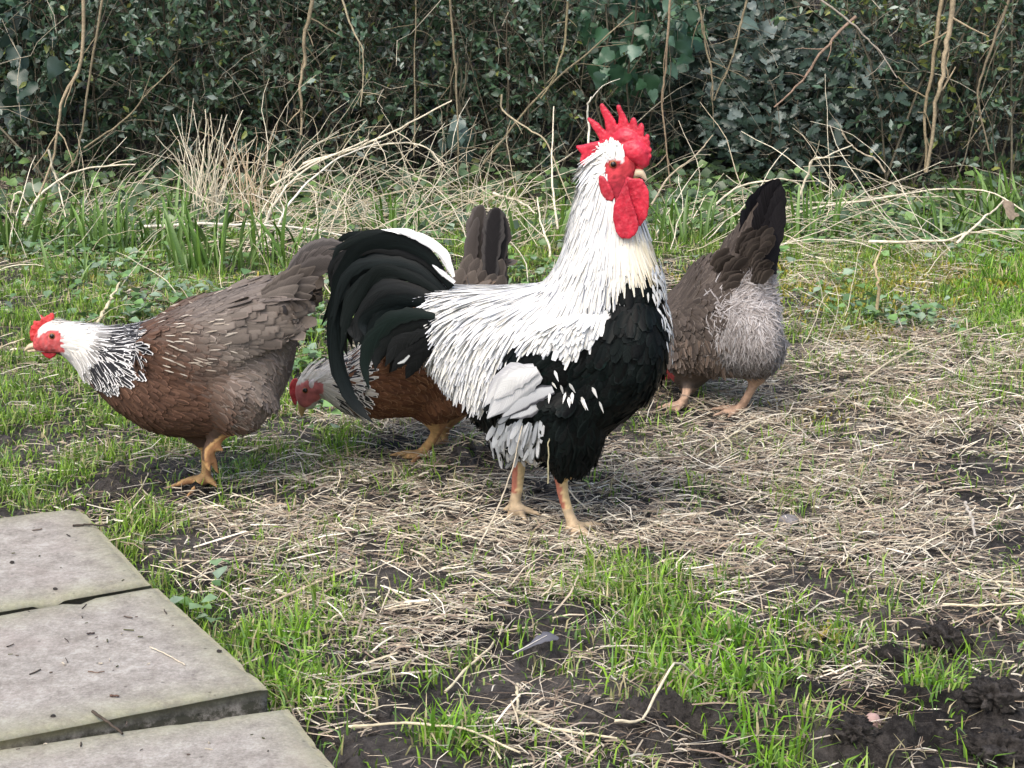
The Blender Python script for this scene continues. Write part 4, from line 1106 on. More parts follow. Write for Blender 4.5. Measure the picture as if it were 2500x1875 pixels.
    for sg in (-1, 1):
        trk += [([(690, 690), (740, 628), (790, 604), (850, 602)], [20, 40, 46, 20], sg * .012, sg * .02, .1, (.055, .05, .047), (.10, .09, .085)), ([(700, 690), (750, 640), (800, 622), (850, 630)], [20, 44, 48, 20], sg * .018, sg * .028, .1), ([(700, 700), (755, 655), (805, 645), (850, 665)], [20, 44, 46, 20], sg * .024, sg * .034, .05)]
    b.tail('tail_feather', trk, M_feb, TAILC, 1.6)
    trk = []
    for sg in (-1, 1):
        for i, (ex, ey) in enumerate([(770, 650), (778, 676), (772, 700), (762, 722), (752, 748), (740, 770), (732, 792)]):
            trk.append(([(660, 705 + i * 9), (710 - i * 2, 690 + i * 14), (ex, ey)], [18, 34, 36, 12], sg * (.035 + .005 * i), sg * (.042 + .005 * i), .1, tuple(A(GREYB[i % 3]) * .55), tuple(A(GREYB[i % 3]) * .85)))
        for i, (ex, ey) in enumerate([(745, 640), (752, 662), (738, 690), (728, 716), (716, 745)]):
            trk.append(([(640, 715 + i * 8), (685, 692 + i * 14), (ex - 10, ey + 6)], [18, 32, 34, 12], sg * (.050 + .005 * i), sg * (.056 + .005 * i), .1, tuple(A(GREYB[i % 3]) * .72), tuple(A(GREYB[i % 3]) * 1.0)))
    b.tail('tail_covert', trk, M_fea, GREYB, 1.2, nv=10)
    # hackle: black centres, white lacing
    hr = [(135, 770), (240, 776), (335, 766), (338, 850), (312, 905), (262, 930), (215, 915), (176, 880), (160, 850), (150, 815)]
    def hca(tr, P, N):
        t = np.clip((tr[:, 0] - 175) / 60 + (tr[:, 1] - 860) / 120, 0, 1)[:, None]
        return A([0.60, 0.58, 0.53]) * (1 - t) + A([0.02, 0.02, 0.022]) * t + 0 * rng.random((len(tr), 1))
    b.plumage('hackle_feathers', 4.4, hr, fl, (.026, .044), (.0060, .0085), hca, lambda tr, P, N: shade([(0.80, 0.79, 0.76), (0.74, 0.73, 0.71)], len(tr), .06), .06, .06, prof=(.5, .9, 1, .9, .4), jit=.08, dome=.18)
    hp = [(112, 778), (150, 776), (200, 784), (200, 850), (170, 860), (158, 830), (148, 812), (135, 800)]
    b.plumage('head_feathers', 16, hp, fl, (.010, .018), (.002, .0035), [(0.72, .68, .60), (.62, .58, .5)], [(0.78, .75, .69)], .12, .1, jit=.12, exclude=[face], edge=2)
    # head furniture
    b.flesh('comb', Z([(440, 540), (418, 430), (438, 330), (470, 300), (478, 240), (505, 265), (535, 245), (560, 262), (585, 235), (572, 160), (592, 160), (625, 215), (660, 170), (700, 160), (742, 128), (778, 165), (768, 222), (690, 275), (620, 330), (580, 410), (565, 490), (500, 545)]), .006, 0.0, .0014, (0.56, 0.045, 0.045), rough=.0012)
    for d in (-.012, .012):
        b.flesh('wattle', Z([(570, 665), (640, 650), (820, 685), (802, 740), (725, 795), (655, 772), (592, 715)]), .005, d, .0014, (0.46, 0.02, 0.03))
    for d in (-.027, .027):
        b.flesh('ear_lobe', Z([(920, 560), (960, 540), (1005, 545), (1032, 600), (985, 680), (935, 682)]), .006, d, .0014, (0.50, 0.09, 0.14))
        b.ball('ear_tuft', 156, 818, d * 1.02, .0055, plain('ear_white', (.75, .70, .66), .6, .2), .5)
    for d in (-.0248, .0248):
        e = b.ball('eye', 127.5, 820.5, d, .0058, M_iris, .7); b.ball('pupil', 127, 820.5, d * 1.09, .0040, M_eye, .7, parent=e)
    b.cone('beak', [((92, 832), (92, 848), .010, 0), ((80, 836), (80, 850), .0085, 0), ((68, 842), (69, 853), .005, 0), ((59, 854), (60, 858), .0012, 0)], M_beak)
    b.cone('beak', [((100, 846), (100, 858), .008, 0), ((82, 849), (82, 859), .006, 0), ((68, 854), (68, 860), .003, 0)], M_beak)
hen_walking()

def hen_pecking():
    b = Bird('hen', 'brown hen pecking at the ground with lowered white head behind the black rooster tail', 'hen', 3.25, (1020, 1120), 0, 0, 'brown hens around the rooster')
    b.rings([((1232, 640), (1222, 760), .03), ((1185, 650), (1192, 870), .07), ((1120, 690), (1140, 960), .098), ((1040, 742), (1060, 1000), .105), ((960, 800), (960, 1012), .104), ((890, 838), (882, 1008), .088), ((850, 868), (838, 985), .06)])
    b.rings([((900, 842), (862, 1004), .074), ((842, 870), (818, 984), .055), ((795, 888), (785, 964), .042), ((766, 905), (775, 972), .034)])
    b.rings([((760, 892), (800, 935), .020), ((735, 915), (792, 958), .028), ((721, 942), (778, 982), .027), ((722, 970), (766, 995), .019), ((729, 985), (755, 1000), .011)])
    wing(b, [((930, 840), (930, 930), .008), ((990, 800), (1000, 960), .02), ((1080, 760), (1095, 900), .022), ((1160, 720), (1170, 800), .008)], .09)
    b.limb([(1070, 930, -.03), (1062, 990, -.035), (1066, 1030, -.035)], [.066, .055, .024])
    b.limb([(1100, 930, .05), (1095, 990, .05), (1088, 1030, .05)], [.06, .045, .02])
    d = near_dy(b, 1030, 1112)
    b.limb([(1076, 1028, -.03), (1060, 1066, -.03), (1030, 1108, d)], [.013, .010, .011])
    d2 = near_dy(b, 1080, 1082)
    b.limb([(1088, 1030, .05), (1086, 1055, .06), (1080, 1080, d2)], [.012, .009, .010])
    toes(b, (1030, 1112), [(946, 1112), (1002, 1134), (972, 1124), (1050, 1118)], .0082)
    toes(b, (1080, 1082), [(1040, 1086), (1062, 1092), (1098, 1080)], .0078)
    b.skin(0.0046, 4)
    Z = lambda pts: zp(pts, 660, 460, .434)
    face = Z([(110, 1090), (160, 1110), (200, 1080), (300, 1090), (300, 1150), (270, 1190), (210, 1230), (170, 1240), (120, 1180)])
    hk = [(700, 860), (830, 840), (905, 850), (900, 960), (860, 1010), (790, 990), (775, 960), (795, 930), (740, 900)]
    def colf(tr, P, N):
        n = len(tr); c = np.tile(A([0.095, 0.045, 0.024]), (n, 1))
        gr = np.clip((tr[:, 0] - 1000) / 120 - (tr[:, 1] - 850) / 100, 0, 1)[:, None]; c = c * (1 - gr) + A([.10, .082, .068]) * gr
        c[inpoly(tr, hk)] = (.45, .43, .40); hd = (tr[:, 0] < 805) & (tr[:, 1] < 1010); c[hd] = (.55, .52, .46)
        f = inpoly(tr, face) | (hd & (tr[:, 0] < 738) & (tr[:, 1] > 945)); c[f] = (A([.50, .16, .15]) * (.6 + .7 * fbm(P[:, 0] * 180, P[:, 2] * 180, 4, 3)[:, None]))[f]
        leg = (P[:, 2] < .115) & (tr[:, 0] > 920) & (tr[:, 1] > 1034); c[leg] = hen_legs_col(P, N, tr)[leg]
        return c
    b.body(colf)
    fl = [(740, 920, .5, -.8), (780, 900, 1, -.3), (780, 960, 1, .3), (840, 880, 1, 0), (850, 980, 1, .25), (920, 850, 1, -.2), (950, 980, 1, .2), (1050, 780, 1, -.5), (1150, 700, .7, -.9), (1060, 960, .5, 1), (1200, 650, .2, -1)]
    notleg = lambda tr, P, N: (P[:, 2] > .085) & ~((tr[:, 1] > 1034))
    pl = []
    b.plumage('', 3.6, [(830, 860), (930, 800), (1130, 680), (1130, 1060), (880, 1060), (830, 1000)], fl, (.015, .024), (.007, .012), [(0.11, 0.048, 0.024), (.09, .04, .022), (.13, .06, .03)], [(.20, .11, .06), (.10, .045, .024), (.17, .09, .05)],   .07, .09, cond=notleg, parts=pl)
    b.plumage('', 1.6, [(1060, 600), (1260, 560), (1260, 860), (1110, 840), (1080, 740)], fl, (.030, .045), (.018, .026), GREYB, LACE, .12, .12, parts=pl)
    o = put('body_feathers', fmesh('body_feathers', pl, M_fea), b.root); o['kind'] = 'stuff'
    hr = [(730, 870), (830, 850), (880, 860), (870, 960), (845, 1000), (790, 985), (785, 960), (805, 930), (790, 905), (740, 905)]
    b.plumage('hackle_feathers', 3.6, hr, fl, (.026, .044), (.006, .009), lambda tr, P, N: np.where((tr[:, :1] > 800) & (rng.random((len(tr), 1)) < .75), A([.03, .03, .03]), A([.45, .42, .36])), [(0.70, .68, .63), (.6, .58, .54)], .09, .08, prof=(.5, .9, 1, .9, .4), jit=.08)
    b.plumage('head_feathers', 14, [(720, 900), (760, 880), (800, 880), (805, 960), (790, 975), (780, 940), (740, 925)], fl, (.012, .02), (.003, .005), [(.55, .50, .42), (.6, .57, .5)], [(.65, .62, .56)], .14, .1, jit=.15, exclude=[face], edge=2)
    G = [(.085, .072, .062), (.10, .085, .075)]
    tk = []
    for sg in (-1, 1):
        o_ = 0 if sg < 0 else 0
        tk += [([(1165, 690), (1168, 620), (1164, 555), (1176, 500)], [30, 48, 48, 30], sg * .01, sg * .02, .2, G[0], (.14, .12, .11)), ([(1150, 700), (1150, 640), (1152, 590), (1166, 530)], [24, 36, 36, 16], sg * .02, sg * .03, .2, G[1], (.14, .12, .11))]
    tk += [([(1195, 690), (1200, 620), (1204, 560), (1212, 506)], [30, 46, 52, 34], -.05, -.06, .1, (.018, .016, .016), (.075, .068, .063)), ([(1210, 690), (1220, 620), (1226, 565), (1222, 515)], [24, 40, 40, 16], -.036, -.048, .1, (.03, .027, .026), (.07, .06, .055)), ([(1200, 690), (1192, 620), (1190, 580), (1186, 530)], [24, 30, 30, 10], -.02, -.03, .1, (.03, .027, .026), (.06, .05, .05))]
    b.tail('tail_feather', tk, M_fea, TAILC)
    tk = []
    for i, (x0, y0, x1, y1) in enumerate([(1130, 700, 1150, 620), (1150, 700, 1168, 630), (1172, 700, 1190, 625), (1195, 705, 1208, 630), (1215, 705, 1226, 632), (1110, 715, 1130, 655), (1140, 720, 1160, 660), (1165, 722, 1185, 660), (1190, 725, 1208, 668), (1215, 728, 1230, 672)]):
        c = tuple(A(GREYB[i % 3]) * .85)
        for sg in (-1, 1): tk.append(([(x0, y0), ((x0 + x1) / 2 - 3, (y0 + y1) / 2), (x1, y1)], [20, 32, 34, 14], sg * (.04 + .006 * (i > 4)), sg * (.05 + .006 * (i > 4)), .1, c, tuple(A(c) * 1.5)))
    b.tail('tail_covert', tk, M_fea, GREYB, nv=10)
    b.flesh('comb', Z([(150, 1065), (125, 1072), (108, 1100), (105, 1140), (118, 1180), (130, 1215), (150, 1220), (150, 1170), (148, 1110), (160, 1085)]), .006, 0.0, .0015, (.50, .05, .06), rough=.001)
    for d in (-.027, .027):
        b.flesh('ear_lobe', Z([(262, 1075), (300, 1085), (303, 1130), (282, 1150), (262, 1130)]), .006, d, .0015, (.42, .07, .11))
        b.ball('ear_tuft', 766, 938, d * 1.05, .009, plain('ear_white_2', (.66, .58, .56), .6, .2), .5)
        e = b.ball('eye', 745.5, 953, d * .98, .0058, M_iris, .7); b.ball('pupil', 745, 953, d * 1.06, .0046, M_eye, .7, parent=e)
    b.cone('beak', [((727, 985), (752, 996), .010, 0), ((728, 1000), (745, 1003), .006, 0), ((734, 1016), (739, 1017), .0014, 0)], M_beak_d)
hen_pecking()

def hen_rear():
    b = Bird('hen', 'grey brown hen seen from behind with fluffy rear and raised black tail', 'hen', 3.52, (1760, 1005), -0.00075, 1850, 'brown hens around the rooster')
    b.rings([((1885, 690), (1908, 835), .03), ((1850, 680), (1885, 892), .08), ((1800, 655), (1838, 918), .108), ((1752, 632), (1772, 915), .118), ((1702, 652), (1702, 905), .118), ((1655, 705), (1648, 880), .105), ((1605, 745), (1600, 850), .075)])
    b.rings([((1740, 640), (1880, 770), .07), ((1770, 596), (1890, 690), .055), ((1802, 555), (1893, 620), .04), ((1835, 510), (1896, 545), .025), ((1872, 460), (1902, 475), .012)])
    b.limb([(1630, 790, .02), (1598, 850, .03), (1604, 905, .03), (1622, 930, .02)], [.06, .045, .032, .02])
    b.limb([(1842, 850, -.02), (1850, 893, -.02), (1850, 920, -.02)], [.064, .046, .02])
    b.limb([(1692, 850, 0), (1684, 905, 0), (1680, 944, 0)], [.075, .052, .022])
    d1, d2 = near_dy(b, 1803, 1003), near_dy(b, 1662, 992)
    b.limb([(1850, 908, -.02), (1832, 955, d1), (1806, 1000, d1)], [.013, .0095, .010])
    b.limb([(1682, 935, 0), (1674, 965, d2), (1663, 990, d2)], [.013, .0095, .010])
    toes(b, (1804, 1002), [(1728, 1000), (1738, 1017), (1775, 1022), (1818, 1006)], .008)
    toes(b, (1662, 992), [(1600, 998), (1622, 1008), (1650, 1010), (1684, 994)], .008)
    b.skin(0.0046, 4)
    fluff = [(1800, 690), (1765, 720), (1750, 760), (1745, 830), (1760, 880), (1820, 912), (1895, 885), (1935, 840), (1950, 780), (1935, 715), (1890, 680), (1840, 680)]
    def colf(tr, P, N):
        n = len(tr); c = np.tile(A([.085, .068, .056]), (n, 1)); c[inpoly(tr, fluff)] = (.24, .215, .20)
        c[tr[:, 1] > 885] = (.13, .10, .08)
        leg = (P[:, 2] < .1) & (tr[:, 1] > 926) & ((tr[:, 0] > 1780) | (tr[:, 1] > 948)); c[leg] = (A([.40, .27, .19]) * (.7 + .6 * fbm(P[:, 0] * 300, P[:, 2] * 400, 3, 2))[:, None])[leg]
        hd = (tr[:, 0] < 1645) & (tr[:, 1] > 900) & (P[:, 2] > .02) & (P[:, 1] > 3.6); c[hd] = A(HENRED)
        return c
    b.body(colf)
    fl = [(1640, 780, .8, .3), (1660, 720, 1, -.2), (1720, 660, 1, -.5), (1780, 620, .8, -.9), (1850, 560, .5, -1), (1890, 480, .3, -1), (1720, 780, 1, .2), (1690, 860, .4, 1), (1800, 700, .6, -.6), (1880, 660, .3, -1), (1800, 800, .1, 1), (1880, 800, .5, .8), (1850, 880, .1, 1), (1760, 860, -.3, 1), (1680, 930, .1, 1)]
    notleg = lambda tr, P, N: (P[:, 2] > .085) & ~((tr[:, 1] > 924) & (tr[:, 0] > 1780))
    pl = []
    G2 = [(.085, .068, .056), (.070, .056, .047), (.10, .08, .066)]
    b.plumage('', 2.4, [(1560, 700), (1700, 600), (1790, 540), (1900, 500), (1930, 700), (1840, 690), (1770, 710), (1750, 760), (1745, 850), (1760, 950), (1640, 970), (1560, 900)], fl, (.024, .038), (.012, .018), G2, [(.15, .125, .105), (.11, .09, .078), (.09, .073, .062)], .06, .07, exclude=[fluff], cond=notleg, parts=pl)
    b.plumage('', 2.5, [(1640, 830), (1760, 830), (1770, 960), (1660, 970)], fl, (.02, .035), (.006, .010), [(.15, .11, .085), (.11, .085, .07)], [(.2, .16, .13)], .25, .2, jit=.3, cond=notleg, parts=pl)
    o = put('body_feathers', fmesh('body_feathers', pl, M_fea), b.root); o['kind'] = 'stuff'
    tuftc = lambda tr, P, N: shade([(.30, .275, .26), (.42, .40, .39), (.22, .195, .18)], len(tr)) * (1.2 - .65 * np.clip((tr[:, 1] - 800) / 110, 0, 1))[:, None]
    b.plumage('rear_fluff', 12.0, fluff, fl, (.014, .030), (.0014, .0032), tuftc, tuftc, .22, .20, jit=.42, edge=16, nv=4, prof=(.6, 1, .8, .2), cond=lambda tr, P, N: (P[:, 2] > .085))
    tk = [([(1812, 600), (1832, 530), (1860, 480), (1888, 438)], [24, 44, 44, 14], -.01, -.01, .2), ([(1840, 610), (1862, 540), (1882, 480), (1902, 436)], [26, 50, 50, 18], -.03, -.03, .1), ([(1865, 640), (1885, 560), (1900, 500), (1908, 452)], [26, 48, 46, 14], -.04, -.045, .1), ([(1880, 650), (1890, 590), (1898, 540), (1908, 490)], [24, 40, 36, 10], -.05, -.055, .1), ([(1885, 670), (1888, 630), (1890, 600), (1892, 570)], [20, 30, 28, 10], -.055, -.06, .1),
          ([(1812, 600), (1832, 540), (1862, 480), (1890, 440)], [24, 44, 44, 14], .02, .03, .2), ([(1850, 610), (1868, 540), (1890, 480), (1905, 442)], [26, 48, 46, 14], .0, .01, .1)]
    b.tail('tail_feather', tk, M_feb, [(.012, .011, .012), (.009, .009, .011)], 1.2)
    tk = []
    for i in range(26):
        u = rng.random(); v = rng.random()
        x0 = 1735 + 110 * u + 30 * v; y0 = 650 - 95 * u + 75 * v
        L_ = 48 + 14 * rng.random(); a = math.radians(-48 - 24 * u + 12 * v)
        c = A(G2[i % 3]) * (.8 + .4 * rng.random())
        tk.append(([(x0, y0), (x0 + L_ * .5 * math.cos(a) - 4, y0 + L_ * .5 * math.sin(a)), (x0 + L_ * math.cos(a), y0 + L_ * math.sin(a))], [16, 26, 28, 12], -.055 - .03 * v, -.065 - .03 * v, .1 + .2 * rng.random(), tuple(c), tuple(c * 1.6)))
    for i in range(9):
        x0 = 1835 + 7 * (i % 4) + 3; y0 = 690 - 12 * (i // 4) * 1.6 + 4 * (i % 2); a = math.radians(-50)
        c = A(G2[i % 3]) * 1.15
        tk.append(([(x0, y0), (x0 + 14, y0 - 22), (x0 + 26, y0 - 36)], [14, 24, 24, 14], -.085, -.10, .2, tuple(c), tuple(c * 1.9)))
    b.tail('tail_covert', tk, M_fea, G2, nv=9)
hen_rear()

# ================================================================== hedge and plants
BARK = [(0.10, 0.085, 0.06), (0.13, 0.115, 0.08), (0.07, 0.062, 0.046), (0.19, 0.17, 0.12)]
PRIVET = [(0.062, 0.120, 0.056), (0.085, 0.150, 0.076), (0.044, 0.088, 0.048), (0.165, 0.220, 0.160), (0.068, 0.128, 0.084)]
YOUNG = [(0.20, 0.24, 0.06), (0.26, 0.28, 0.08)]
PALE = [(0.70, 0.62, 0.46), (0.78, 0.71, 0.55), (0.56, 0.48, 0.34), (0.66, 0.60, 0.46)]

def px_x(px, Y): return at_y(px, 480, Y)[0]

def grow(base, dirs, L, K, wander, droop=0.0):
    """bending shoots: base (N,3), unit dirs (N,3), lengths (N,)"""
    n = len(base); P = [base]; d = dirs.copy(); st = (L / (K - 1))[:, None]
    for i in range(K - 1):
        d = norm(d + rng.normal(0, wander, (n, 3)) + A([0, 0, -droop]))
        P.append(P[-1] + d * st)
    return np.stack(P, 1)

def on_path(P, idx, t):
    K = P.shape[1]; f = t * (K - 1); i = np.minimum(f.astype(int), K - 2); f = (f - i)[:, None]
    a, b = P[idx, i], P[idx, i + 1]
    return a * (1 - f) + b * f, norm(b - a)

def shrub(name, label, px0, px1, Y0, Y1, nst, hgt, ntw, nlf, leaf, cols, young=.03, twl=(.10, .34), lean=.16, mat=None, group=None, bark=BARK, stem_r=(.0018, .0048), low=.06, gl=None):
    xc = px_x((px0 + px1) / 2, (Y0 + Y1) / 2)
    root = thing(name, label, 'shrub', (xc, (Y0 + Y1) / 2, float(gh(A([xc]), A([(Y0 + Y1) / 2]))[0])), group)
    Yb = Y0 + (Y1 - Y0) * rng.random(nst); pb = px0 + (px1 - px0) * rng.random(nst)
    xb = A([px_x(p, y) for p, y in zip(pb, Yb)])
    base = np.stack([xb, Yb, gh(xb, Yb) - .02], 1)
    d = norm(A([0, 0, 1.0]) + rng.normal(0, lean, (nst, 3)))
    H = hgt * (.6 + .5 * rng.random(nst))
    SP = grow(base, d, H, 9, .10)
    sr = (stem_r[0] + (stem_r[1] - stem_r[0]) * rng.random(nst) ** 2)[:, None] * np.linspace(1, .35, 9)[None]
    sc = shade(bark, nst)
    m = nst * ntw; idx = np.repeat(np.arange(nst), ntw)
    t = low + (1 - low) * rng.random(m) ** .9
    tb, td = on_path(SP, idx, t)
    az = rng.random(m) * 2 * np.pi
    dd = norm(np.stack([np.cos(az), np.sin(az) * .8 - .15, .35 + .5 * rng.standard_normal(m)], 1) + .3 * td)
    L = twl[0] + (twl[1] - twl[0]) * rng.random(m)
    TP = grow(tb, dd, L, 5, .22, .03)
    tr_ = (.0009 + .0010 * rng.random(m))[:, None] * np.linspace(1.2, .5, 5)[None]
    V, F, C = merge([tubes(SP, sr, np.repeat(sc[:, None], 9, 1), 5), tubes(TP, tr_, np.repeat(shade(bark, m, .3)[:, None], 5, 1), 3)])
    o = put('branches', mesh_np('branches', V, F, M_wood, {'col': rgba(C, len(C))}), root); o['kind'] = 'stuff'
    nlf = int(nlf * 1.35); q = m * nlf; idx = np.repeat(np.arange(m), nlf)
    P, D = on_path(TP, idx, .12 + .88 * rng.random(q))
    az = rng.random((q, 3)) * 2 - 1
    D2 = norm(D * .6 + norm(az) * .9 + A([0, -.1, .05]))
    N2 = norm(A([0, -.4, .8]) + rng.normal(0, .8, (q, 3)))
    Ls = leaf[0] * 1.08 * (.55 + .7 * rng.random(q)); W = Ls * leaf[1] * (.8 + .4 * rng.random(q))
    c = shade(cols, q, .25); yk = rng.random(q) < young; c[yk] = shade(YOUNG, yk.sum()); pk = rng.random(q) < .10; c[pk] = shade([(.24, .31, .25), (.30, .35, .30)], pk.sum())
    V, F, C = leaf_mesh(P, D2, N2, Ls, W, .14, c)
    o = put('foliage', mesh_np('foliage', V, F, mat or M_leaf, {'col': rgba(C, len(C))}, smooth=False), root); o['kind'] = 'stuff'
    return root

GP = 'privet shrubs of the hedge'
shrub('privet_shrub', 'twiggy dark privet shrub beside the broad leaved ivy, over the left lawn', 60, 420, 6.0, 6.7, 34, 1.45, 15, 13, (.030, .46), PRIVET, .03, lean=.2, group=GP)
shrub('privet_shrub', 'thick green privet shrub behind the upright bundle of cut pale stalks', 380, 720, 6.1, 6.8, 40, 1.5, 15, 14, (.031, .48), PRIVET, .04, group=GP)
shrub('privet_shrub', 'brown twigged privet shrub behind the heap of long pale dead stalks', 640, 1000, 6.05, 6.8, 40, 1.5, 16, 12, (.027, .46), PRIVET, .04, group=GP)
shrub('privet_shrub', 'small leaved privet shrub left of the large ivy leaves above the rooster', 940, 1380, 6.1, 6.8, 46, 1.5, 16, 14, (.027, .5), PRIVET, .03, group=GP)
shrub('privet_shrub', 'dark privet shrub in deep shade behind the rooster comb', 1330, 1760, 6.5, 7.0, 26, 1.5, 12, 9, (.030, .46), PRIVET[:3], .0, group=GP)
shrub('privet_shrub', 'privet shrub with fresh yellow green buds around the tall tan stems', 2130, 2420, 6.0, 6.7, 38, 1.5, 15, 10, (.030, .42), PRIVET, .14, group=GP)
shrub('privet_shrub', 'straggly privet shrub at the far right edge above the dead leaf', 2380, 2700, 6.0, 6.7, 36, 1.5, 15, 11, (.030, .44), PRIVET, .10, group=GP)
shrub('privet_shrub', 'shaded privet shrub at the far left edge behind the ivy', -260, 110, 6.3, 6.9, 34, 1.5, 14, 12, (.032, .5), PRIVET[:3], .0, group=GP)

HOLLYC = [(0.045, 0.075, 0.052), (0.065, 0.100, 0.080), (0.032, 0.056, 0.040), (0.13, 0.165, 0.145), (0.04, 0.065, 0.05)]

def spiny_leaf(seed):
    r = random.Random(seed); half = []
    for i in range(1, 8):
        t = i / 8; w_ = math.sin(math.pi * t ** .9) * .24 + (.10 if i % 2 else -.03) + r.uniform(-.02, .02)
        half.append((t, max(w_, .03)))
    V = [(0, 0, 0)]; n = len(half)
    for t, w_ in half: V.append((-w_, t, .10 * (1 if int(t * 8) % 2 else .4) * w_ * 4 - .12 * t * t))
    for t, w_ in half: V.append((w_, t, .10 * (1 if int(t * 8) % 2 else .4) * w_ * 4 - .12 * t * t))
    for t, w_ in half: V.append((0, t, -.03 - .12 * t * t))
    V.append((0, 1.02, -.16)); k = len(V) - 1
    F = []
    L = [1 + i for i in range(n)]; R = [1 + n + i for i in range(n)]; M = [1 + 2 * n + i for i in range(n)]
    F += [(0, M[0], L[0]), (0, R[0], M[0])]
    for i in range(n - 1):
        F += [(L[i], M[i], M[i + 1]), (L[i], M[i + 1], L[i + 1]), (M[i], R[i], R[i + 1]), (M[i], R[i + 1], M[i + 1])]
    F += [(L[-1], M[-1], k), (M[-1], R[-1], k)]
    return A(V), A(F)

def ivy_leaf(seed):
    r = random.Random(seed)
    lob = [(0, .0), (-.18, -.08), (-.38, .02), (-.47, .17), (-.40, .36), (-.34, .54), (-.22, .70), (-.11, .86), (0, 1.02)]
    lob = [(x * (1 + r.uniform(-.08, .08)), y + r.uniform(-.02, .02)) for x, y in lob]
    out_ = lob + [(-x, y) for x, y in lob[-2:0:-1]]
    V = [(x, y, -.10 * y * y - .22 * x * x + .05 * math.sin(9 * y + seed)) for x, y in out_]
    mids = [(0, .2, .03), (0, .5, .0), (0, .75, -.04)]
    n = len(V); V += mids
    F = []
    nl = len(lob)
    def m_(y): return n if y < .32 else n + 1 if y < .62 else n + 2
    for i in range(n):
        j = (i + 1) % n
        a, b = m_(out_[i][1]), m_(out_[j][1])
        if i < nl - 1:
            F.append((i, a, j)); 
            if a != b: F.append((j, a, b))
        else:
            F.append((i, a, j))
            if a != b: F.append((j, a, b))
    return A(V), A(F)

def leaf_objects(root, shapes, mats_cols, P, D, N, L, mat, names='leaf'):
    """large leaves one by one: objects sharing a few meshes"""
    from mathutils import Matrix
    meshes = []
    for k, (V, F) in enumerate(shapes):
        for c in mats_cols:
            cc = np.tile(A(c), (len(V), 1)) * (0.92 + 0.12 * (np.abs(V[:, :1]) < .02))
            meshes.append(mesh_np(names, V, F, mat, {'col': rgba(cc, len(V))}, smooth=False))
    loc = Vector(root.location)
    for p, d, n, l in zip(P, D, N, L):
        y = Vector(d).normalized(); z = Vector(n); z = (z - y * z.dot(y)).normalized(); x = y.cross(z)
        o = bpy.data.objects.new(names, meshes[rng.integers(len(meshes))]); COL.objects.link(o); o.parent = root
        M = Matrix(((x.x, y.x, z.x, 0), (x.y, y.y, z.y, 0), (x.z, y.z, z.z, 0), (0, 0, 0, 1)))
        o.matrix_local = Matrix.Translation(Vector(p) - loc) @ M @ Matrix.Scale(float(l), 4)

def loose_leaves(root, shapes, cols, P, D, N, L, mat, name='foliage'):
    parts = []
    k = rng.integers(0, len(shapes), len(P))
    for i, (V0, F0) in enumerate(shapes):
        m = k == i
        y = norm(D[m]); z = norm(N[m] - y * (N[m] * y).sum(1, keepdims=True)); x = np.cross(y, z)
        V = P[m][:, None] + L[m][:, None, None] * (V0[None, :, :1] * x[:, None] + V0[None, :, 1:2] * y[:, None] + V0[None, :, 2:] * z[:, None])
        F = F0[None] + (np.arange(m.sum()) * len(V0))[:, None, None]
        parts.append((V.reshape(-1, 3), F.reshape(-1, 3), np.repeat(shade(cols, m.sum(), .22), len(V0), 0)))
    V, F, C = merge(parts)
    o = put(name, mesh_np(name, V, F, mat, {'col': rgba(C, len(C))}, smooth=False), root); o['kind'] = 'stuff'

def in_ellipse(n, cx, cy, rx, ry, Ya, Yb):
    a = rng.random(n) * 2 * np.pi; r = np.sqrt(rng.random(n))
    Y = Ya + (Yb - Ya) * rng.random(n)
    return A([at_y(cx + rx * q * math.cos(t), cy + ry * q * math.sin(t), y) for q, t, y in zip(r, a, Y)])

# ivy with big leaves hanging in at the top
IVYC = [(0.028, 0.074, 0.036), (0.040, 0.100, 0.050), (0.090, 0.165, 0.115), (0.018, 0.050, 0.026)]
def ivy(label, cx, cy, rx, ry, Ya, Yb, n, size, extra, cols=IVYC):
    c = at_y(cx, cy, (Ya + Yb) / 2)
    root = thing('ivy', label, 'ivy', (c[0], c[1], 0.03), 'ivy in the hedge')
    def arr(m):
        P = in_ellipse(m, cx, cy, rx, ry, Ya, Yb)
        D = norm(A([0, -.25, -.8]) + rng.normal(0, .42, (m, 3))); N = norm(A([0, -.75, .75]) + rng.normal(0, .50, (m, 3)))
        return P, D, N, size * (.6 + .6 * rng.random(m))
    sh = [ivy_leaf(k) for k in range(3)]
    leaf_objects(root, sh, cols, *arr(n), M_gloss)
    if extra:
        P, D, N, L = arr(extra); P[:, 1] += .12 + .25 * rng.random(extra)
        loose_leaves(root, sh, cols, P, D, N, L, M_gloss)
    nv = 7
    b = in_ellipse(nv, cx, cy, rx * .6, ry * .4, Ya + .05, Yb + .15)
    base = b.copy(); base[:, 2] = 0.0; base[:, 1] += .15
    SP = np.stack([base + (b + A([0, 0, .25]) - base) * t + rng.normal(0, .012, (nv, 3)) for t in np.linspace(0, 1, 9)], 1)
    V, F, C = tubes(SP, np.full((nv, 9), .0035), np.repeat(shade(BARK, nv)[:, None], 9, 1), 5)
    o = put('stems', mesh_np('stems', V, F, M_wood, {'col': rgba(C, len(C))}), root); o['kind'] = 'stuff'
ivy('ivy with large glossy leaves hanging into the hedge above the rooster', 1570, 60, 150, 165, 5.85, 6.3, 105, .056, 120)
ivy('ivy with arrow shaped leaves painted with bluish sky sheen at the top left edge', 60, 130, 110, 170, 5.9, 6.35, 30, .070, 60, [(0.075, 0.12, 0.105), (0.03, 0.06, 0.04), (0.025, 0.05, 0.035)])  # bluish tones put the sky reflection into the leaf colour
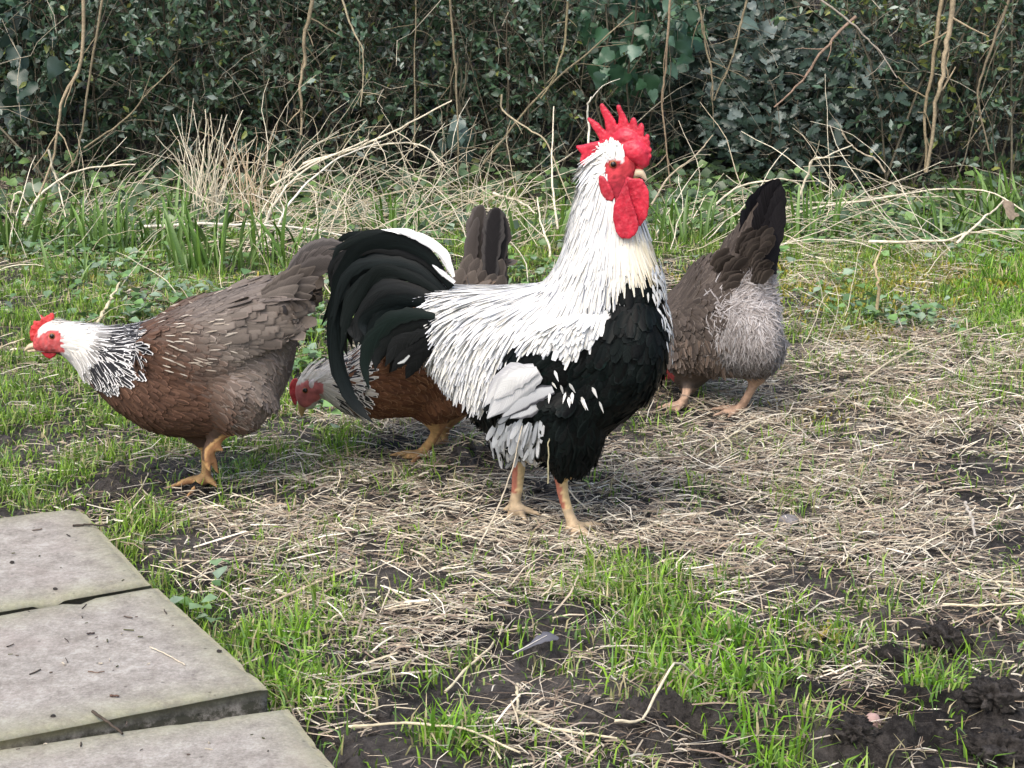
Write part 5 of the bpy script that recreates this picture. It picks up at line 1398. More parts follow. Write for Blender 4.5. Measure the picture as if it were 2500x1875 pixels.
ivy('small ivy sprig painted with bluish sky sheen low in the middle of the hedge', 1125, 330, 45, 50, 5.95, 6.1, 12, .062, 0, [(0.075, 0.12, 0.10), (0.10, 0.15, 0.13)])  # sky sheen mixed into these leaf colours as well
ivy('ivy shoot with small leaves above the spiny bush at upper right', 1860, 70, 70, 80, 6.15, 6.35, 16, .055, 30, [(0.08, 0.125, 0.105), (0.11, 0.15, 0.14)])  # pale bluish greens carry a painted sky reflection

def holly():
    Yc = 6.1
    c = at_y(1990, 480, Yc)
    root = thing('holly_bush', 'low spiny bush with grey green leaves right of the rooster head', 'bush', (c[0], Yc, .03))
    sh = [spiny_leaf(k) for k in range(3)]
    def arr(m, cx, cy, rx, ry, Ya, Yb, sz):
        P = in_ellipse(m, cx, cy, rx, ry, Ya, Yb); D = norm(rng.normal(0, 1, (m, 3)) * A([1, .6, .6]) + A([0, -.4, .1])); N = norm(A([0, -.5, .8]) + rng.normal(0, .45, (m, 3)))
        return P, D, N, sz * (.6 + .7 * rng.random(m))
    leaf_objects(root, sh, HOLLYC, *arr(150, 2030, 270, 240, 130, 5.9, 6.1, .046), M_gloss)
    leaf_objects(root, sh, HOLLYC, *arr(60, 1830, 330, 120, 80, 5.9, 6.1, .046), M_gloss)
    for e in ((2600, 2000, 260, 290, 200, 6.05, 6.6, .040), (1200, 1800, 160, 190, 190, 6.3, 6.7, .040), (500, 1640, 330, 110, 170, 6.4, 6.8, .045)):
        loose_leaves(root, sh, HOLLYC, *arr(*e), M_gloss)
    nt_ = 60
    a = in_ellipse(nt_, 1980, 300, 230, 150, 6.05, 6.5); base = a.copy(); base[:, 2] = .03; base[:, 0] = c[0] + (a[:, 0] - c[0]) * .45
    SP = np.stack([base + (a - base) * t + rng.normal(0, .012, (nt_, 3)) for t in np.linspace(0, 1, 7)], 1)
    V, F, C = tubes(SP, np.full((nt_, 7), .0028), np.repeat(shade(BARK, nt_)[:, None], 7, 1), 4)
    o = put('branches', mesh_np('branches', V, F, M_wood, {'col': rgba(C, len(C))}), root); o['kind'] = 'stuff'
holly()

# dark leaf backing added behind the hedge to stop sky light, and a twig tangle
def leaf_backing():
    m = 9000
    P = np.stack([(rng.random(m) * 2 - 1) * 3.3, 6.95 + 1.0 * rng.random(m), 2.0 * rng.random(m) ** .9], 1)  # layer of big leaves added as a screen against sky light
    D = norm(rng.normal(0, 1, (m, 3))); N = norm(A([0, -.8, .5]) + rng.normal(0, .5, (m, 3)))
    L = .075 + .06 * rng.random(m)
    V, F, C = leaf_mesh(P, D, N, L, L * .6, .12, shade([(0.035, 0.06, 0.03), (0.05, 0.075, 0.04), (0.03, 0.05, 0.03)], m, .3))
    tag(link('leaf_backing', mesh_np('leaf_backing', V, F, M_leaf, {'col': rgba(C, len(C))}, smooth=False)), 'dark leaf backing added behind the hedge to block sky light', 'leaf_backing', kind='stuff')
    n = 3000
    b = np.stack([(rng.random(n) * 2 - 1) * 2.6, 5.95 + .9 * rng.random(n), 1.1 * rng.random(n)], 1)
    TP = grow(b, norm(rng.normal(0, 1, (n, 3)) * A([1, .6, .8])), .12 + .35 * rng.random(n), 6, .25, .02)
    V, F, C = tubes(TP, (.0008 + .0012 * rng.random((n, 1))) * np.linspace(1, .6, 6)[None], np.repeat(shade([(.17, .15, .11), (.10, .09, .065), (.42, .38, .29)], n, .3)[:, None], 6, 1), 3)
    tag(link('twig_tangle', mesh_np('twig_tangle', V, F, M_wood, {'col': rgba(C, len(C))})), 'tangle of thin brown twigs threaded through the hedge', 'twigs', kind='stuff')
leaf_backing()

def wire_fence():
    Y = 6.86; root = thing('wire_fence', 'dark diamond mesh wire fence seen in gaps at the back of the hedge', 'fence', (0, Y, 0))
    st = .05; n = 132; xs = -3.3 + np.arange(n) * st
    z = np.arange(0, 1.31, .025); K = len(z)
    zig = ((np.arange(K) % 2) * 2 - 1) * st / 2
    P = np.stack([np.stack([x + zig * (1 if i % 2 else -1) * 1.04, Y + .002 * ((np.arange(K) + i) % 2), z], 1) for i, x in enumerate(xs)])
    V, F, C = tubes(P, np.full((n, K), .0012), np.zeros((n, K, 3)) + .1, 3)
    put('wire_mesh', mesh_np('wire_mesh', V, F, M_wire), root)['kind'] = 'stuff'
    for x in (-2.4, -.1, 2.3):
        V, F, C = tubes(A([[[x, Y + .03, -.1], [x, Y + .03, .6], [x, Y + .03, 1.35]]]), np.full((1, 3), .02), np.zeros((1, 3, 3)) + .1, 10)
        put('post', mesh_np('post', V, F, M_wood, {'col': rgba((.10, .085, .07), len(V))}), root)
wire_fence()

# ------------------------------------------------------------------ bare stems and dead stalks that stand out one by one
def stick(name, label, cat, pts, rad, col, group=None, K=22, twigs=0, mat=None, tl=(.05, .14)):
    """pts: (px, py, Y) knots"""
    w3 = A([at_y(*q) for q in pts]); p = catmull(w3, K); p = p + np.cumsum(rng.normal(0, rad * .55, (K, 3)), 0) * np.sin(np.linspace(0, np.pi, K))[:, None]
    parts = [tubes(p[None], (rad * np.linspace(1, .5, K))[None], np.tile(A(col) * 1.0, (1, K, 1)) * (.85 + .3 * rng.random((1, K, 1))), 6)]
    if twigs:
        t = .15 + .8 * rng.random(twigs); b, d = on_path(p[None], np.zeros(twigs, int), t)
        dd = norm(d * .7 + rng.normal(0, .5, (twigs, 3)) * A([1, .5, 1]))
        TP = grow(b, dd, tl[0] + (tl[1] - tl[0]) * rng.random(twigs), 5, .15)
        parts.append(tubes(TP, np.full((twigs, 1), rad * .42) * np.linspace(1, .5, 5)[None], np.tile(A(col), (twigs, 5, 1)), 4))
    V, F, C = merge(parts)
    o = link(name, None or mesh_np(name, V - p[0], F, mat or M_wood, {'col': rgba(C, len(C))})); o.location = p[0]
    return tag(o, label, cat, group)

TAN = (.36, .29, .19); BRN = (.17, .13, .09); PAL = (.74, .66, .50); OLV = (.24, .20, .13); WHT = (.80, .75, .63)
GB = 'bare stems standing in the hedge'; GD = 'long pale dead stalks in front of the hedge'
Sx = lambda *a, **k: stick('bare_stem', *a, **{'twigs': 4, **k})
Sx('thin straight brown stem rising left of the ivy above the pecking hen tail', 'stem', [(1094, -60, 5.8), (1105, 140, 5.8), (1112, 300, 5.8), (1118, 430, 5.8)], .0042, OLV, GB)
Sx('single brown stem rising right behind the rooster comb', 'stem', [(1640, -60, 5.75), (1628, 120, 5.75), (1626, 260, 5.75), (1636, 450, 5.75)], .0046, (.28, .21, .14), GB)
Sx('crooked tan stem with a cut knuckle near the left ivy', 'stem', [(205, -40, 5.75), (195, 150, 5.75), (150, 240, 5.75), (140, 340, 5.75), (118, 420, 5.75), (60, 550, 5.7)], .0062, TAN, GB, twigs=5)
Sx('straight slim stem just right of the crooked tan stem', 'stem', [(255, -40, 5.85), (228, 190, 5.85), (208, 360, 5.85), (160, 430, 5.85)], .0048, OLV, GB, twigs=4)
Sx('thick tan stem, right one of the upright pair at far right', 'stem', [(2332, -50, 5.8), (2315, 120, 5.8), (2290, 250, 5.8), (2262, 420, 5.8)], .0098, TAN, GB, twigs=6)
Sx('thick tan stem, left one of the upright pair at far right', 'stem', [(2305, -50, 5.86), (2292, 170, 5.86), (2275, 300, 5.86), (2258, 420, 5.86)], .0072, (.30, .24, .15), GB, twigs=4)
Sx('bowed brown stem between the upright pair and the right edge', 'stem', [(2475, -40, 5.8), (2440, 70, 5.8), (2398, 190, 5.8), (2395, 270, 5.8), (2415, 370, 5.8)], .005, (.22, .18, .12), GB, twigs=4)
Sx('brown twig, left arm of the large V right of the ivy', 'stem', [(1698, -30, 5.8), (1718, 110, 5.8), (1740, 245, 5.8)], .0045, OLV, GB)
Sx('brown twig, right arm of the large V right of the ivy', 'stem', [(1832, -30, 5.85), (1795, 110, 5.85), (1744, 245, 5.85)], .0042, OLV, GB)
Sx('bare reddish stick slanting across the spiny bush', 'stem', [(2090, 40, 5.75), (2010, 110, 5.75), (1950, 185, 5.75), (1890, 262, 5.75)], .0052, (.27, .19, .14), GB)
Sx('long thin grey twig bending down across the top right', 'stem', [(1975, -20, 5.7), (2090, 60, 5.7), (2140, 110, 5.7), (2190, 190, 5.7)], .0034, (.38, .33, .27), GB)
Sx('brown diagonal stem crossing from mid hedge up into the large ivy leaves', 'stem', [(1180, 400, 5.95), (1310, 240, 5.9), (1440, 130, 5.85), (1545, 30, 5.85)], .0042, OLV, GB)
Sx('upright stem with yellow buds leaning over the rooster tail side of the ivy', 'stem', [(1392, -40, 5.85), (1375, 90, 5.85), (1352, 180, 5.85), (1320, 240, 5.85)], .0048, (.26, .22, .13), GB, twigs=3)
Sx('tan upright stem with buds over the heap of dead stalks', 'stem', [(770, -40, 5.9), (748, 80, 5.9), (742, 190, 5.9), (735, 330, 5.9)], .0072, TAN, GB, twigs=7)
Sx('pale slim twig arching from the top beside the budded stem', 'stem', [(832, -10, 5.7), (860, 70, 5.7), (880, 130, 5.7), (880, 260, 5.7)], .0034, (.42, .36, .24), GB)
Sx('slender stem climbing left of the small ivy sprig', 'stem', [(1010, 380, 5.85), (1016, 220, 5.85), (1020, 60, 5.85), (1015, -40, 5.85)], .003, OLV, GB)
Sx('long diagonal shoot rising right through the left privet', 'stem', [(205, 362, 5.85), (300, 290, 5.85), (360, 220, 5.85), (425, 165, 5.85)], .0034, OLV, GB)
Sx('thin shoot forking down the middle of the hedge toward the pecking hen tail', 'stem', [(1225, 230, 5.8), (1228, 270, 5.8), (1290, 310, 5.75), (1330, 340, 5.7), (1370, 440, 5.65), (1395, 500, 5.6)], .0034, (.40, .34, .23), GB, twigs=2)
for lab, pts, r in [('dark trunk like stem at the top left behind the privet leaves, leftmost of three', [(495, -80, 6.5), (497, 80, 6.5), (500, 230, 6.5), (505, 480, 6.5)], .019), ('brown trunk like stem at the top left behind the privet leaves, middle of three', [(532, -80, 6.6), (534, 60, 6.6), (532, 200, 6.6), (530, 470, 6.6)], .015), ('slim trunk like stem at the top left behind the privet leaves, rightmost of three', [(575, -80, 6.55), (570, 80, 6.55), (572, 200, 6.55), (570, 470, 6.55)], .011)]:
    stick('tree_trunk', lab, 'trunk', pts, r, (.15, .115, .085), 'trunks in the hedge')

Dx = lambda *a, **k: stick('dead_stalk', *a, mat=M_straw, **k)
Dx('long pale stalk rising right above the brown hen, upper left one of the pair', 'stalk', [(578, 690, 5.0), (640, 560, 5.2), (690, 480, 5.3), (760, 415, 5.4), (900, 340, 5.5)], .0048, PAL, GD, twigs=6)
Dx('long pale stalk leaning right, lower right one of the crossing pair above the brown hen', 'stalk', [(592, 690, 5.0), (672, 560, 5.2), (730, 470, 5.3), (830, 390, 5.4), (930, 345, 5.5)], .0042, WHT, GD, twigs=5)
Dx('nearly level pale stalk lying across the strap leaved plants', 'stalk', [(352, 553, 5.15), (500, 547, 5.15), (640, 547, 5.15), (760, 558, 5.15), (835, 575, 5.15)], .0044, WHT, GD, twigs=1)
Dx('long pale twig running up right to a cut tip left of the rooster', 'stalk', [(740, 400, 5.5), (850, 365, 5.5), (960, 315, 5.5), (1103, 246, 5.5)], .0042, PAL, GD, twigs=5)
Dx('pale bowed stalk spreading right below the long cut twig', 'stalk', [(660, 455, 5.4), (790, 385, 5.45), (920, 355, 5.5), (1030, 350, 5.5), (1080, 400, 5.5)], .0036, PAL, GD, twigs=5)
Dx('pale curved stalk rising from the left grass toward the hedge', 'stalk', [(58, 550, 5.3), (95, 478, 5.4), (165, 430, 5.45), (250, 410, 5.5), (330, 402, 5.5)], .0038, PAL, GD, twigs=2)
Dx('pale dangling stalk below the crooked tan stem', 'stalk', [(118, 365, 5.6), (128, 410, 5.6), (145, 460, 5.6), (160, 530, 5.5)], .0036, PAL, GD, twigs=3)
Dx('pale bent stalk hooped over the left lawn', 'stalk', [(22, 535, 5.3), (35, 480, 5.3), (55, 466, 5.3), (70, 500, 5.3)], .003, PAL, GD)
Dx('white stalk standing behind the rooster comb', 'stalk', [(1433, 470, 5.6), (1437, 350, 5.6), (1441, 270, 5.6), (1444, 236, 5.6)], .0046, WHT, GD, twigs=2)
Dx('pale forked stalk beside the rooster neck', 'stalk', [(1355, 690, 4.9), (1345, 600, 5.0), (1330, 540, 5.1), (1312, 482, 5.2)], .0040, PAL, GD, twigs=3)
Dx('straight pale stalk standing just left of the rooster neck', 'stalk', [(1362, 560, 5.3), (1352, 460, 5.4), (1350, 380, 5.5), (1352, 260, 5.6)], .0036, PAL, GD, twigs=2)
Dx('thick pale stick lying behind the pecking hen tail', 'stalk', [(1205, 472, 5.6), (1250, 495, 5.5), (1312, 522, 5.4)], .0048, PAL, GD)
Dx('pale twig behind the rooster beak leaning right', 'stalk', [(1590, 500, 5.5), (1640, 430, 5.6), (1700, 380, 5.7), (1740, 330, 5.8)], .0034, (.45, .38, .27), GD, twigs=4)
Dx('pale arching stalk behind the black tail of the rear hen', 'stalk', [(1725, 520, 5.4), (1800, 455, 5.5), (1880, 442, 5.5), (1945, 452, 5.5), (1960, 500, 5.5)], .0036, PAL, GD, twigs=2)
Dx('upright pale stalk just right of the black tail of the rear hen', 'stalk', [(1948, 490, 5.5), (1965, 430, 5.5), (1975, 390, 5.5), (2010, 375, 5.5), (2080, 355, 5.6)], .004, PAL, GD, twigs=3)
Dx('long low stalk arching over the right hand plants', 'stalk', [(1905, 535, 5.3), (2010, 500, 5.4), (2130, 480, 5.4), (2280, 455, 5.5), (2420, 470, 5.4), (2520, 530, 5.3)], .0036, PAL, GD, twigs=4)
Dx('pale straight stalk leaning up toward the dead leaf at right', 'stalk', [(2335, 595, 5.0), (2390, 545, 5.1), (2450, 490, 5.2)], .0042, PAL, GD)
Dx('level pale stalk at the right edge below the dead leaf', 'stalk', [(2120, 590, 5.0), (2260, 590, 5.0), (2370, 572, 5.05), (2520, 558, 5.1)], .0042, PAL, GD, twigs=2)
Dx('pale slanting twig in the shade left of the tall tan stems', 'stalk', [(2160, 420, 5.7), (2130, 385, 5.7), (2075, 360, 5.7), (2055, 325, 5.7)], .0034, (.5, .42, .31), GD, twigs=2)
Dx('upright yellowing stalk on the mossy patch', 'stalk', [(2140, 755, 4.25), (2148, 680, 4.25), (2153, 600, 4.3)], .0044, (.50, .40, .24), GD)
Dx('pale dry grass stem standing on the left lawn behind the brown hen neck', 'stalk', [(237, 790, 4.2), (262, 740, 4.25), (292, 690, 4.3)], .0050, (.60, .54, .36), GD)
Dx('thin dry grass stem in front of the rooster thigh', 'stalk', [(1338, 1180, 2.78), (1345, 1110, 2.78), (1352, 1060, 2.78), (1366, 1018, 2.78)], .0014, (.42, .38, .24), GD)
Dx('pale dry stem leaning against the rooster far leg', 'stalk', [(1170, 1330, 2.72), (1215, 1240, 2.76), (1250, 1145, 2.78), (1275, 1040, 2.80)], .0016, (.55, .48, .36), GD)

def dried():
    parts = []
    def heap(n, cx, cy, rx, ry, az_m, az_s, L, r, el=(.2, 1.1), droop=.09, col=PALE, Yb=(5.0, 5.9)):
        px = cx + rx * rng.normal(0, .55, n); Y = Yb[0] + (Yb[1] - Yb[0]) * rng.random(n)
        x = A([px_x(p, y) for p, y in zip(px, Y)])
        b = np.stack([x, Y, gh(x, Y) + .02 * rng.random(n)], 1)
        a = rng.normal(az_m, az_s, n); e = el[0] + (el[1] - el[0]) * rng.random(n)
        d = np.stack([np.cos(a) * np.cos(e), np.sin(a) * np.cos(e) * .5, np.sin(e)], 1)
        P = grow(b, d, L[0] + (L[1] - L[0]) * rng.random(n) ** 1.5, 9, .13, droop)
        P[..., 2] = np.maximum(P[..., 2], .01)
        R = (r[0] + (r[1] - r[0]) * rng.random((n, 1)) ** 2) * np.linspace(1, .5, 9)[None]
        parts.append(tubes(P, R, np.repeat(shade(col, n, .2)[:, None], 9, 1), 4))
    heap(125, 760, 0, 300, 0, .3, .8, (.15, .55), (.0010, .0026))
    heap(80, 860, 0, 260, 0, 2.6, .8, (.15, .50), (.0010, .0024))
    heap(46, 500, 0, 50, 0, 1.5, .9, (.18, .36), (.0018, .0032), el=(1.2, 1.55), droop=.0, Yb=(5.5, 5.8))
    heap(34, 610, 0, 60, 0, 1.5, .9, (.15, .32), (.0016, .0028), el=(1.0, 1.5), droop=.02, Yb=(5.5, 5.8), col=[(.55, .42, .28), (.6, .5, .34)])
    heap(70, 230, 0, 220, 0, .6, 1.0, (.12, .4), (.0010, .0022))
    heap(110, 1150, 0, 220, 0, 1.2, 1.1, (.12, .4), (.0010, .0022), Yb=(5.1, 5.9))
    heap(64, 1800, 0, 260, 0, .4, .8, (.15, .5), (.0010, .0024), el=(.1, .9), Yb=(5.1, 5.8))
    heap(75, 2230, 0, 280, 0, 2.5, .8, (.15, .55), (.0010, .0024), el=(.05, .8), Yb=(4.9, 5.8))
    heap(120, 1250, 0, 1200, 0, 1.5, 1.5, (.05, .22), (.0010, .0018), el=(.2, 1.2), Yb=(3.9, 5.2))
    V, F, C = merge(parts)
    tag(link('dry_stalks', mesh_np('dry_stalks', V, F, M_straw, {'col': rgba(C, len(C))})), 'tangled heap of thin pale dry stalks along the foot of the hedge', 'dry stalks', kind='stuff')
dried()

# ------------------------------------------------------------------ clumps of strap shaped leaves
def strap(bend, wd, K=6):
    t = np.linspace(0, 1, K); a = bend * t ** 1.4
    y = np.concatenate([[0], np.cumsum(np.sin(a[1:]) / (K - 1))]); z = np.concatenate([[0], np.cumsum(np.cos(a[1:]) / (K - 1))])
    w_ = wd * np.array([.7, 1, 1.05, .95, .7, .06])
    V, F = [], []
    for i in range(K):
        V += [(-w_[i] / 2, y[i] - .12 * w_[i], z[i]), (0, y[i] + .15 * w_[i], z[i]), (w_[i] / 2, y[i] - .12 * w_[i], z[i])]
    for i in range(K - 1):
        for j in range(2): F.append((i * 3 + j, i * 3 + j + 1, i * 3 + j + 4, i * 3 + j + 3))
    return A(V), A(F)
SHP = [strap(b_, w_) for b_, w_ in ((.25, .042), (.6, .046), (1.0, .05), (1.5, .044), (.4, .055))]
STC = [(0.105, 0.205, 0.030), (0.135, 0.250, 0.045), (0.085, 0.165, 0.028), (0.19, 0.30, 0.09)]
STM = []
for V, F in SHP:
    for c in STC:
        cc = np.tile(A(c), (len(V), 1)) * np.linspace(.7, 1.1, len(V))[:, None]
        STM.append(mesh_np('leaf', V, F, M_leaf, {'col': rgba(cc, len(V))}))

def clump(label, px, py, n, h, spread):
    g = at_z(px, py, .0); z = float(gh(A([g[0]]), A([g[1]]))[0])
    root = thing('strap_leaf_plant', label, 'plant', (g[0], g[1], z), 'clumps of strap shaped leaves')
    for i in range(int(n * 1.3)):
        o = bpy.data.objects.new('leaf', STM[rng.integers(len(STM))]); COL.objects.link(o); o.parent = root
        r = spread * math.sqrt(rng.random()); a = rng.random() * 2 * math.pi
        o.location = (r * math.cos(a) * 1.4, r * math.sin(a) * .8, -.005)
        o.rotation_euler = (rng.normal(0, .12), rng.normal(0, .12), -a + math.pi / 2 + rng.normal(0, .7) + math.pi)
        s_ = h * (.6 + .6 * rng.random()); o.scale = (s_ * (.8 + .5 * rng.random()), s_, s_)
for a in [('broad clump of upright green strap leaves under the middle of the level pale stalk', 520, 668, 34, .20, .09), ('green strap leaf clump right of the level stalk clump, above the brown hen back', 700, 655, 26, .18, .08),
          ('green strap leaf clump behind the left lawn under the hooped stalk', 90, 600, 24, .15, .09), ('strap leaf clump left of the level pale stalk', 260, 615, 30, .17, .10), ('strap leaf clump touching the left end of the level pale stalk', 370, 620, 26, .16, .08),
          ('short strap leaf clump low on the left lawn beside the brown debris', 200, 690, 14, .12, .07), ('strap leaf clump under the upright bundle of cut stalks', 450, 560, 18, .16, .07), ('strap leaf clump showing behind the rooster tail top', 950, 590, 20, .15, .09),
          ('strap leaf clump between the pecking hen tail and the rooster neck', 1300, 600, 18, .14, .08), ('strap leaf clump right of the rooster wattle', 1650, 600, 24, .15, .08), ('strap leaf clump between the rooster and the rear hen tail', 1745, 590, 22, .14, .07),
          ('strap leaf clump just right of the rear hen tail', 1960, 590, 22, .16, .07), ('few tall strap leaves at the edge of the shade right of the rear hen', 2020, 545, 12, .17, .05), ('small strap leaf clump below the tall tan stems', 2290, 590, 18, .16, .05),
          ('tall strap leaf clump beneath the dead leaf at right', 2400, 560, 26, .19, .07), ('tall strap leaf clump at the right edge', 2490, 560, 26, .20, .08), ('sparse strap leaf clump at the far left edge', -10, 620, 18, .17, .08)]:
    clump(*a)

# ------------------------------------------------------------------ small things on the ground
def lump(name, label, cat, px, py, r, col, squash=.7, rough=.25, mat=None, group=None, seed=1, sink=.3, seg=28, freq=1.6):
    g = at_z(px, py, 0); z = float(gh(A([g[0]]), A([g[1]]))[0])
    th = np.linspace(0, np.pi, seg // 2 + 1)[1:-1]; ph = np.arange(seg) / seg * 2 * np.pi
    T, P_ = np.meshgrid(th, ph, indexing='ij')
    d = np.stack([np.sin(T) * np.cos(P_), np.sin(T) * np.sin(P_), np.cos(T)], -1).reshape(-1, 3)
    d = np.concatenate([d, [[0, 0, 1], [0, 0, -1]]])
    k = 1 + rough * 2 * (fbm(d[:, 0] * freq + d[:, 2] * 1.3 + 20 + seed, d[:, 1] * freq + d[:, 2] * .9 + 30, 100 + seed, 5, .6) - .5)
    V = d * k[:, None] * A([r, r * .85, r * squash]); V[:, 2] += r * squash * (1 - sink)
    m = len(th); i = np.arange(seg); j = (i + 1) % seg
    F = np.concatenate([np.stack([a * seg + i, (a + 1) * seg + i, (a + 1) * seg + j, a * seg + j], -1) for a in range(m - 1)])
    T3 = np.concatenate([np.stack([np.full(seg, m * seg), i, j], -1), np.stack([np.full(seg, m * seg + 1), (m - 1) * seg + j, (m - 1) * seg + i], -1)])
    o = link(name, mesh_np(name, V, [F, T3], mat or M_stone, {'col': rgba(col, len(V))} if mat is None else None))
    o.location = (g[0], g[1], z)
    return tag(o, label, cat, group)
lump('pebble', 'smooth pink pebble on the dark soil at lower right', 'pebble', 2128, 1785, .011, (.40, .27, .24), 1.2, .10, seed=3, sink=-.1)
lump('pebble', 'flat grey stone half sunk in the straw', 'pebble', 1925, 1272, .017, (.22, .21, .21), .55, .12, seed=4)
GC = 'clods of dark soil'
for i, (lab, x, y, r) in enumerate([('large dark soil clod beside the thick pale straw stem', 1570, 1778, .034), ('dark soil clod at the bottom edge left of the grass tuft', 1718, 1845, .036), ('dark crumbly clod under the small grass tuft at the right edge', 2420, 1765, .042), ('dark broken clod right of the yellow moss patch', 2310, 1590, .040), ('dark clod beside the bright grass tuft', 1650, 1800, .024), ('low dark clod at the bottom right corner', 2440, 1850, .045),
                                     ('dark clod left of the pink pebble', 2080, 1840, .034), ('small dark clod in the straw at the right edge', 2430, 1540, .030), ('small dark clod just left of the fallen feather', 1255, 1588, .010)]):
    lump('soil_clod', lab, 'clod', x, y, r * .72, None, .58, .85, M_soil, GC, seed=10 + i, sink=.5, seg=64, freq=4.2)

def flat_stick(name, label, cat, pts, rad, col, z=.006, group=None, mat=None, twigs=0):
    w3 = []
    for q in pts:
        g = at_z(q[0], q[1], q[2] if len(q) > 2 else 0.0)
        zz = q[2] if len(q) > 2 else float(gh(A([g[0]]), A([g[1]]))[0])
        w3.append((g[0], g[1], zz + z))
    p = catmull(w3, 14); rad = rad * .72; p = p + rng.normal(0, rad * .45, p.shape) * A([1, 1, .4])
    V, F, C = tubes(p[None], (rad * (.85 + .3 * rng.random(14)) * np.linspace(1, .75, 14))[None], np.tile(A(col), (1, 14, 1)) * (.85 + .3 * rng.random((1, 14, 1))), 6)
    o = link(name, mesh_np(name, V - p[0], F, mat or M_wood, {'col': rgba(C, len(C))})); o.location = p[0]
    return tag(o, label, cat, group)
GT = 'twigs lying on the paving'
flat_stick('twig', 'dark straight twig on the far corner of the farthest slab', 'twig', [(178, 1286, .050), (215, 1284, .050), (262, 1287, .050)], .0026, (.05, .04, .032), .002, GT)
flat_stick('twig', 'dark twig lying across the gap between the lower two slabs', 'twig', [(226, 1742, .051), (262, 1768, .047), (302, 1797, .039)], .0028, (.07, .055, .042), .003, GT)
flat_stick('twig', 'thin pale straw lying on the middle slab', 'straw', [(367, 1583, .05), (410, 1602, .05), (452, 1626, .05)], .0014, (.55, .48, .36), .0016, GT)
flat_stick('twig', 'short brown chip near the front of the middle slab', 'twig', [(268, 1702, .05), (290, 1703, .05)], .0022, (.13, .08, .06), .002, GT)
flat_stick('twig', 'tiny dark chip in the centre of the middle slab', 'twig', [(213, 1550, .05), (230, 1549, .05)], .0018, (.06, .045, .04), .002, GT)
flat_stick('twig', 'thin brown curled twig left of the pale straw on the middle slab', 'twig', [(217, 1642, .05), (236, 1645, .05), (255, 1642, .05)], .0012, (.18, .13, .10), .002, GT)
for i, (lab, x, y, z) in enumerate([('black crumb of soil on the farthest slab, left part', 29, 1375, .05), ('dark bit of dung on the farthest slab near the gap', 135, 1440, .05), ('black crumb of soil at the left front of the middle slab', 130, 1751, .05), ('black crumb of soil by the right edge of the middle slab', 535, 1592, .05)]):
    o = lump('soil_crumb', lab, 'crumb', 10, 1500, .0032, None, .6, .4, M_soil, 'crumbs on the slabs', seed=40 + i, seg=16, sink=.2); g = at_z(x, y, z); o.location = (g[0], g[1], z)
GS = 'large straw stems lying on the ground'
Fx = lambda lab, pts, r, c=(.66, .58, .40), z=.012: flat_stick('straw_stem', lab, 'straw', pts, r, c, z, GS, M_straw)
Fx('long pale straw stem slanting up right across the straw toward the moss', [(2100, 965), (2180, 915), (2270, 870), (2385, 826)], .0030, z=.03)
Fx('long yellow straw stem along the bottom edge', [(822, 1806), (960, 1812), (1080, 1822), (1150, 1830), (1270, 1882)], .0026, z=.02)
Fx('pale straw stem over dark soil left of the large clod', [(1262, 1772), (1340, 1795), (1420, 1818), (1505, 1822)], .0030, z=.012)
Fx('thick pale stem curving up right beside the large clod', [(1500, 1818), (1570, 1806), (1640, 1765), (1700, 1705)], .0027, (.62, .55, .40), z=.035)
Fx('straw stem lying toward the lower left of the fallen feather', [(1085, 1700), (1150, 1650), (1200, 1610), (1232, 1545)], .0028, z=.012)
Fx('short upright pale straw stub left of the dark puddled soil', [(1262, 1724), (1265, 1745), (1262, 1772)], .0030, z=.012)
Fx('pale straw by the right hen foot reaching into bare soil', [(1700, 1130), (1770, 1085), (1850, 1045)], .0026, z=.015)
Fx('straight straw on the dark soil at the right edge', [(2300, 1495), (2390, 1505), (2510, 1502)], .0030, z=.014)
Fx('slanting straw at the right edge above the dark clod', [(2400, 1425), (2450, 1462), (2520, 1500)], .0028, z=.016)
Fx('whitish twig stub standing in the straw at right', [(2355, 1245), (2372, 1290), (2380, 1330)], .0040, (.55, .50, .42), z=.02)
Fx('pale straw standing in dark soil below the right edge clod', [(2412, 1545), (2430, 1570), (2442, 1600)], .0040, (.55, .48, .36), z=.015)
Fx('long straw crossing the path edge near the brown hen foot', [(300, 1250), (345, 1180), (362, 1155)], .0020, z=.012)
Fx('straw lying level in front of the middle grass tuft', [(640, 1500), (760, 1450), (880, 1400)], .0030, (.60, .50, .34), z=.015)

def fallen_feather():
    p = [at_z(a, b, .03) for a, b in ((1264, 1592), (1300, 1572), (1335, 1553), (1364, 1556))]
    top = max(float(gh(A([q[0]]), A([q[1]]))[0]) for q in p)
    p = [at_z(a, b, top + c) for a, b, c in ((1264, 1592, .006), (1300, 1572, .012), (1335, 1553, .016), (1364, 1556, .010))]
    f = long_feather(p, [.003, .008, .020, .013], (0, -.35, 1), (.13, .13, .145), (.11, .11, .125), 0, 14, .06)
    c = p[0]
    root = thing('fallen_feather', 'grey feather lying on bare soil in front of the rooster', 'feather', tuple(c))
    put('vane', fmesh('vane', [f], M_fea), root)
    q = catmull([p[0] - (A(p[1]) - p[0]) * .35] + p[:3], 10)
    V, F, C = tubes(q[None] + A([0, 0, .0012]), (.0011 * np.linspace(1, .4, 10))[None], np.tile(A([.62, .58, .52]), (1, 10, 1)), 6)
    put('quill', mesh_np('quill', V, F, M_straw, {'col': rgba(C, len(C))}), root)
fallen_feather()
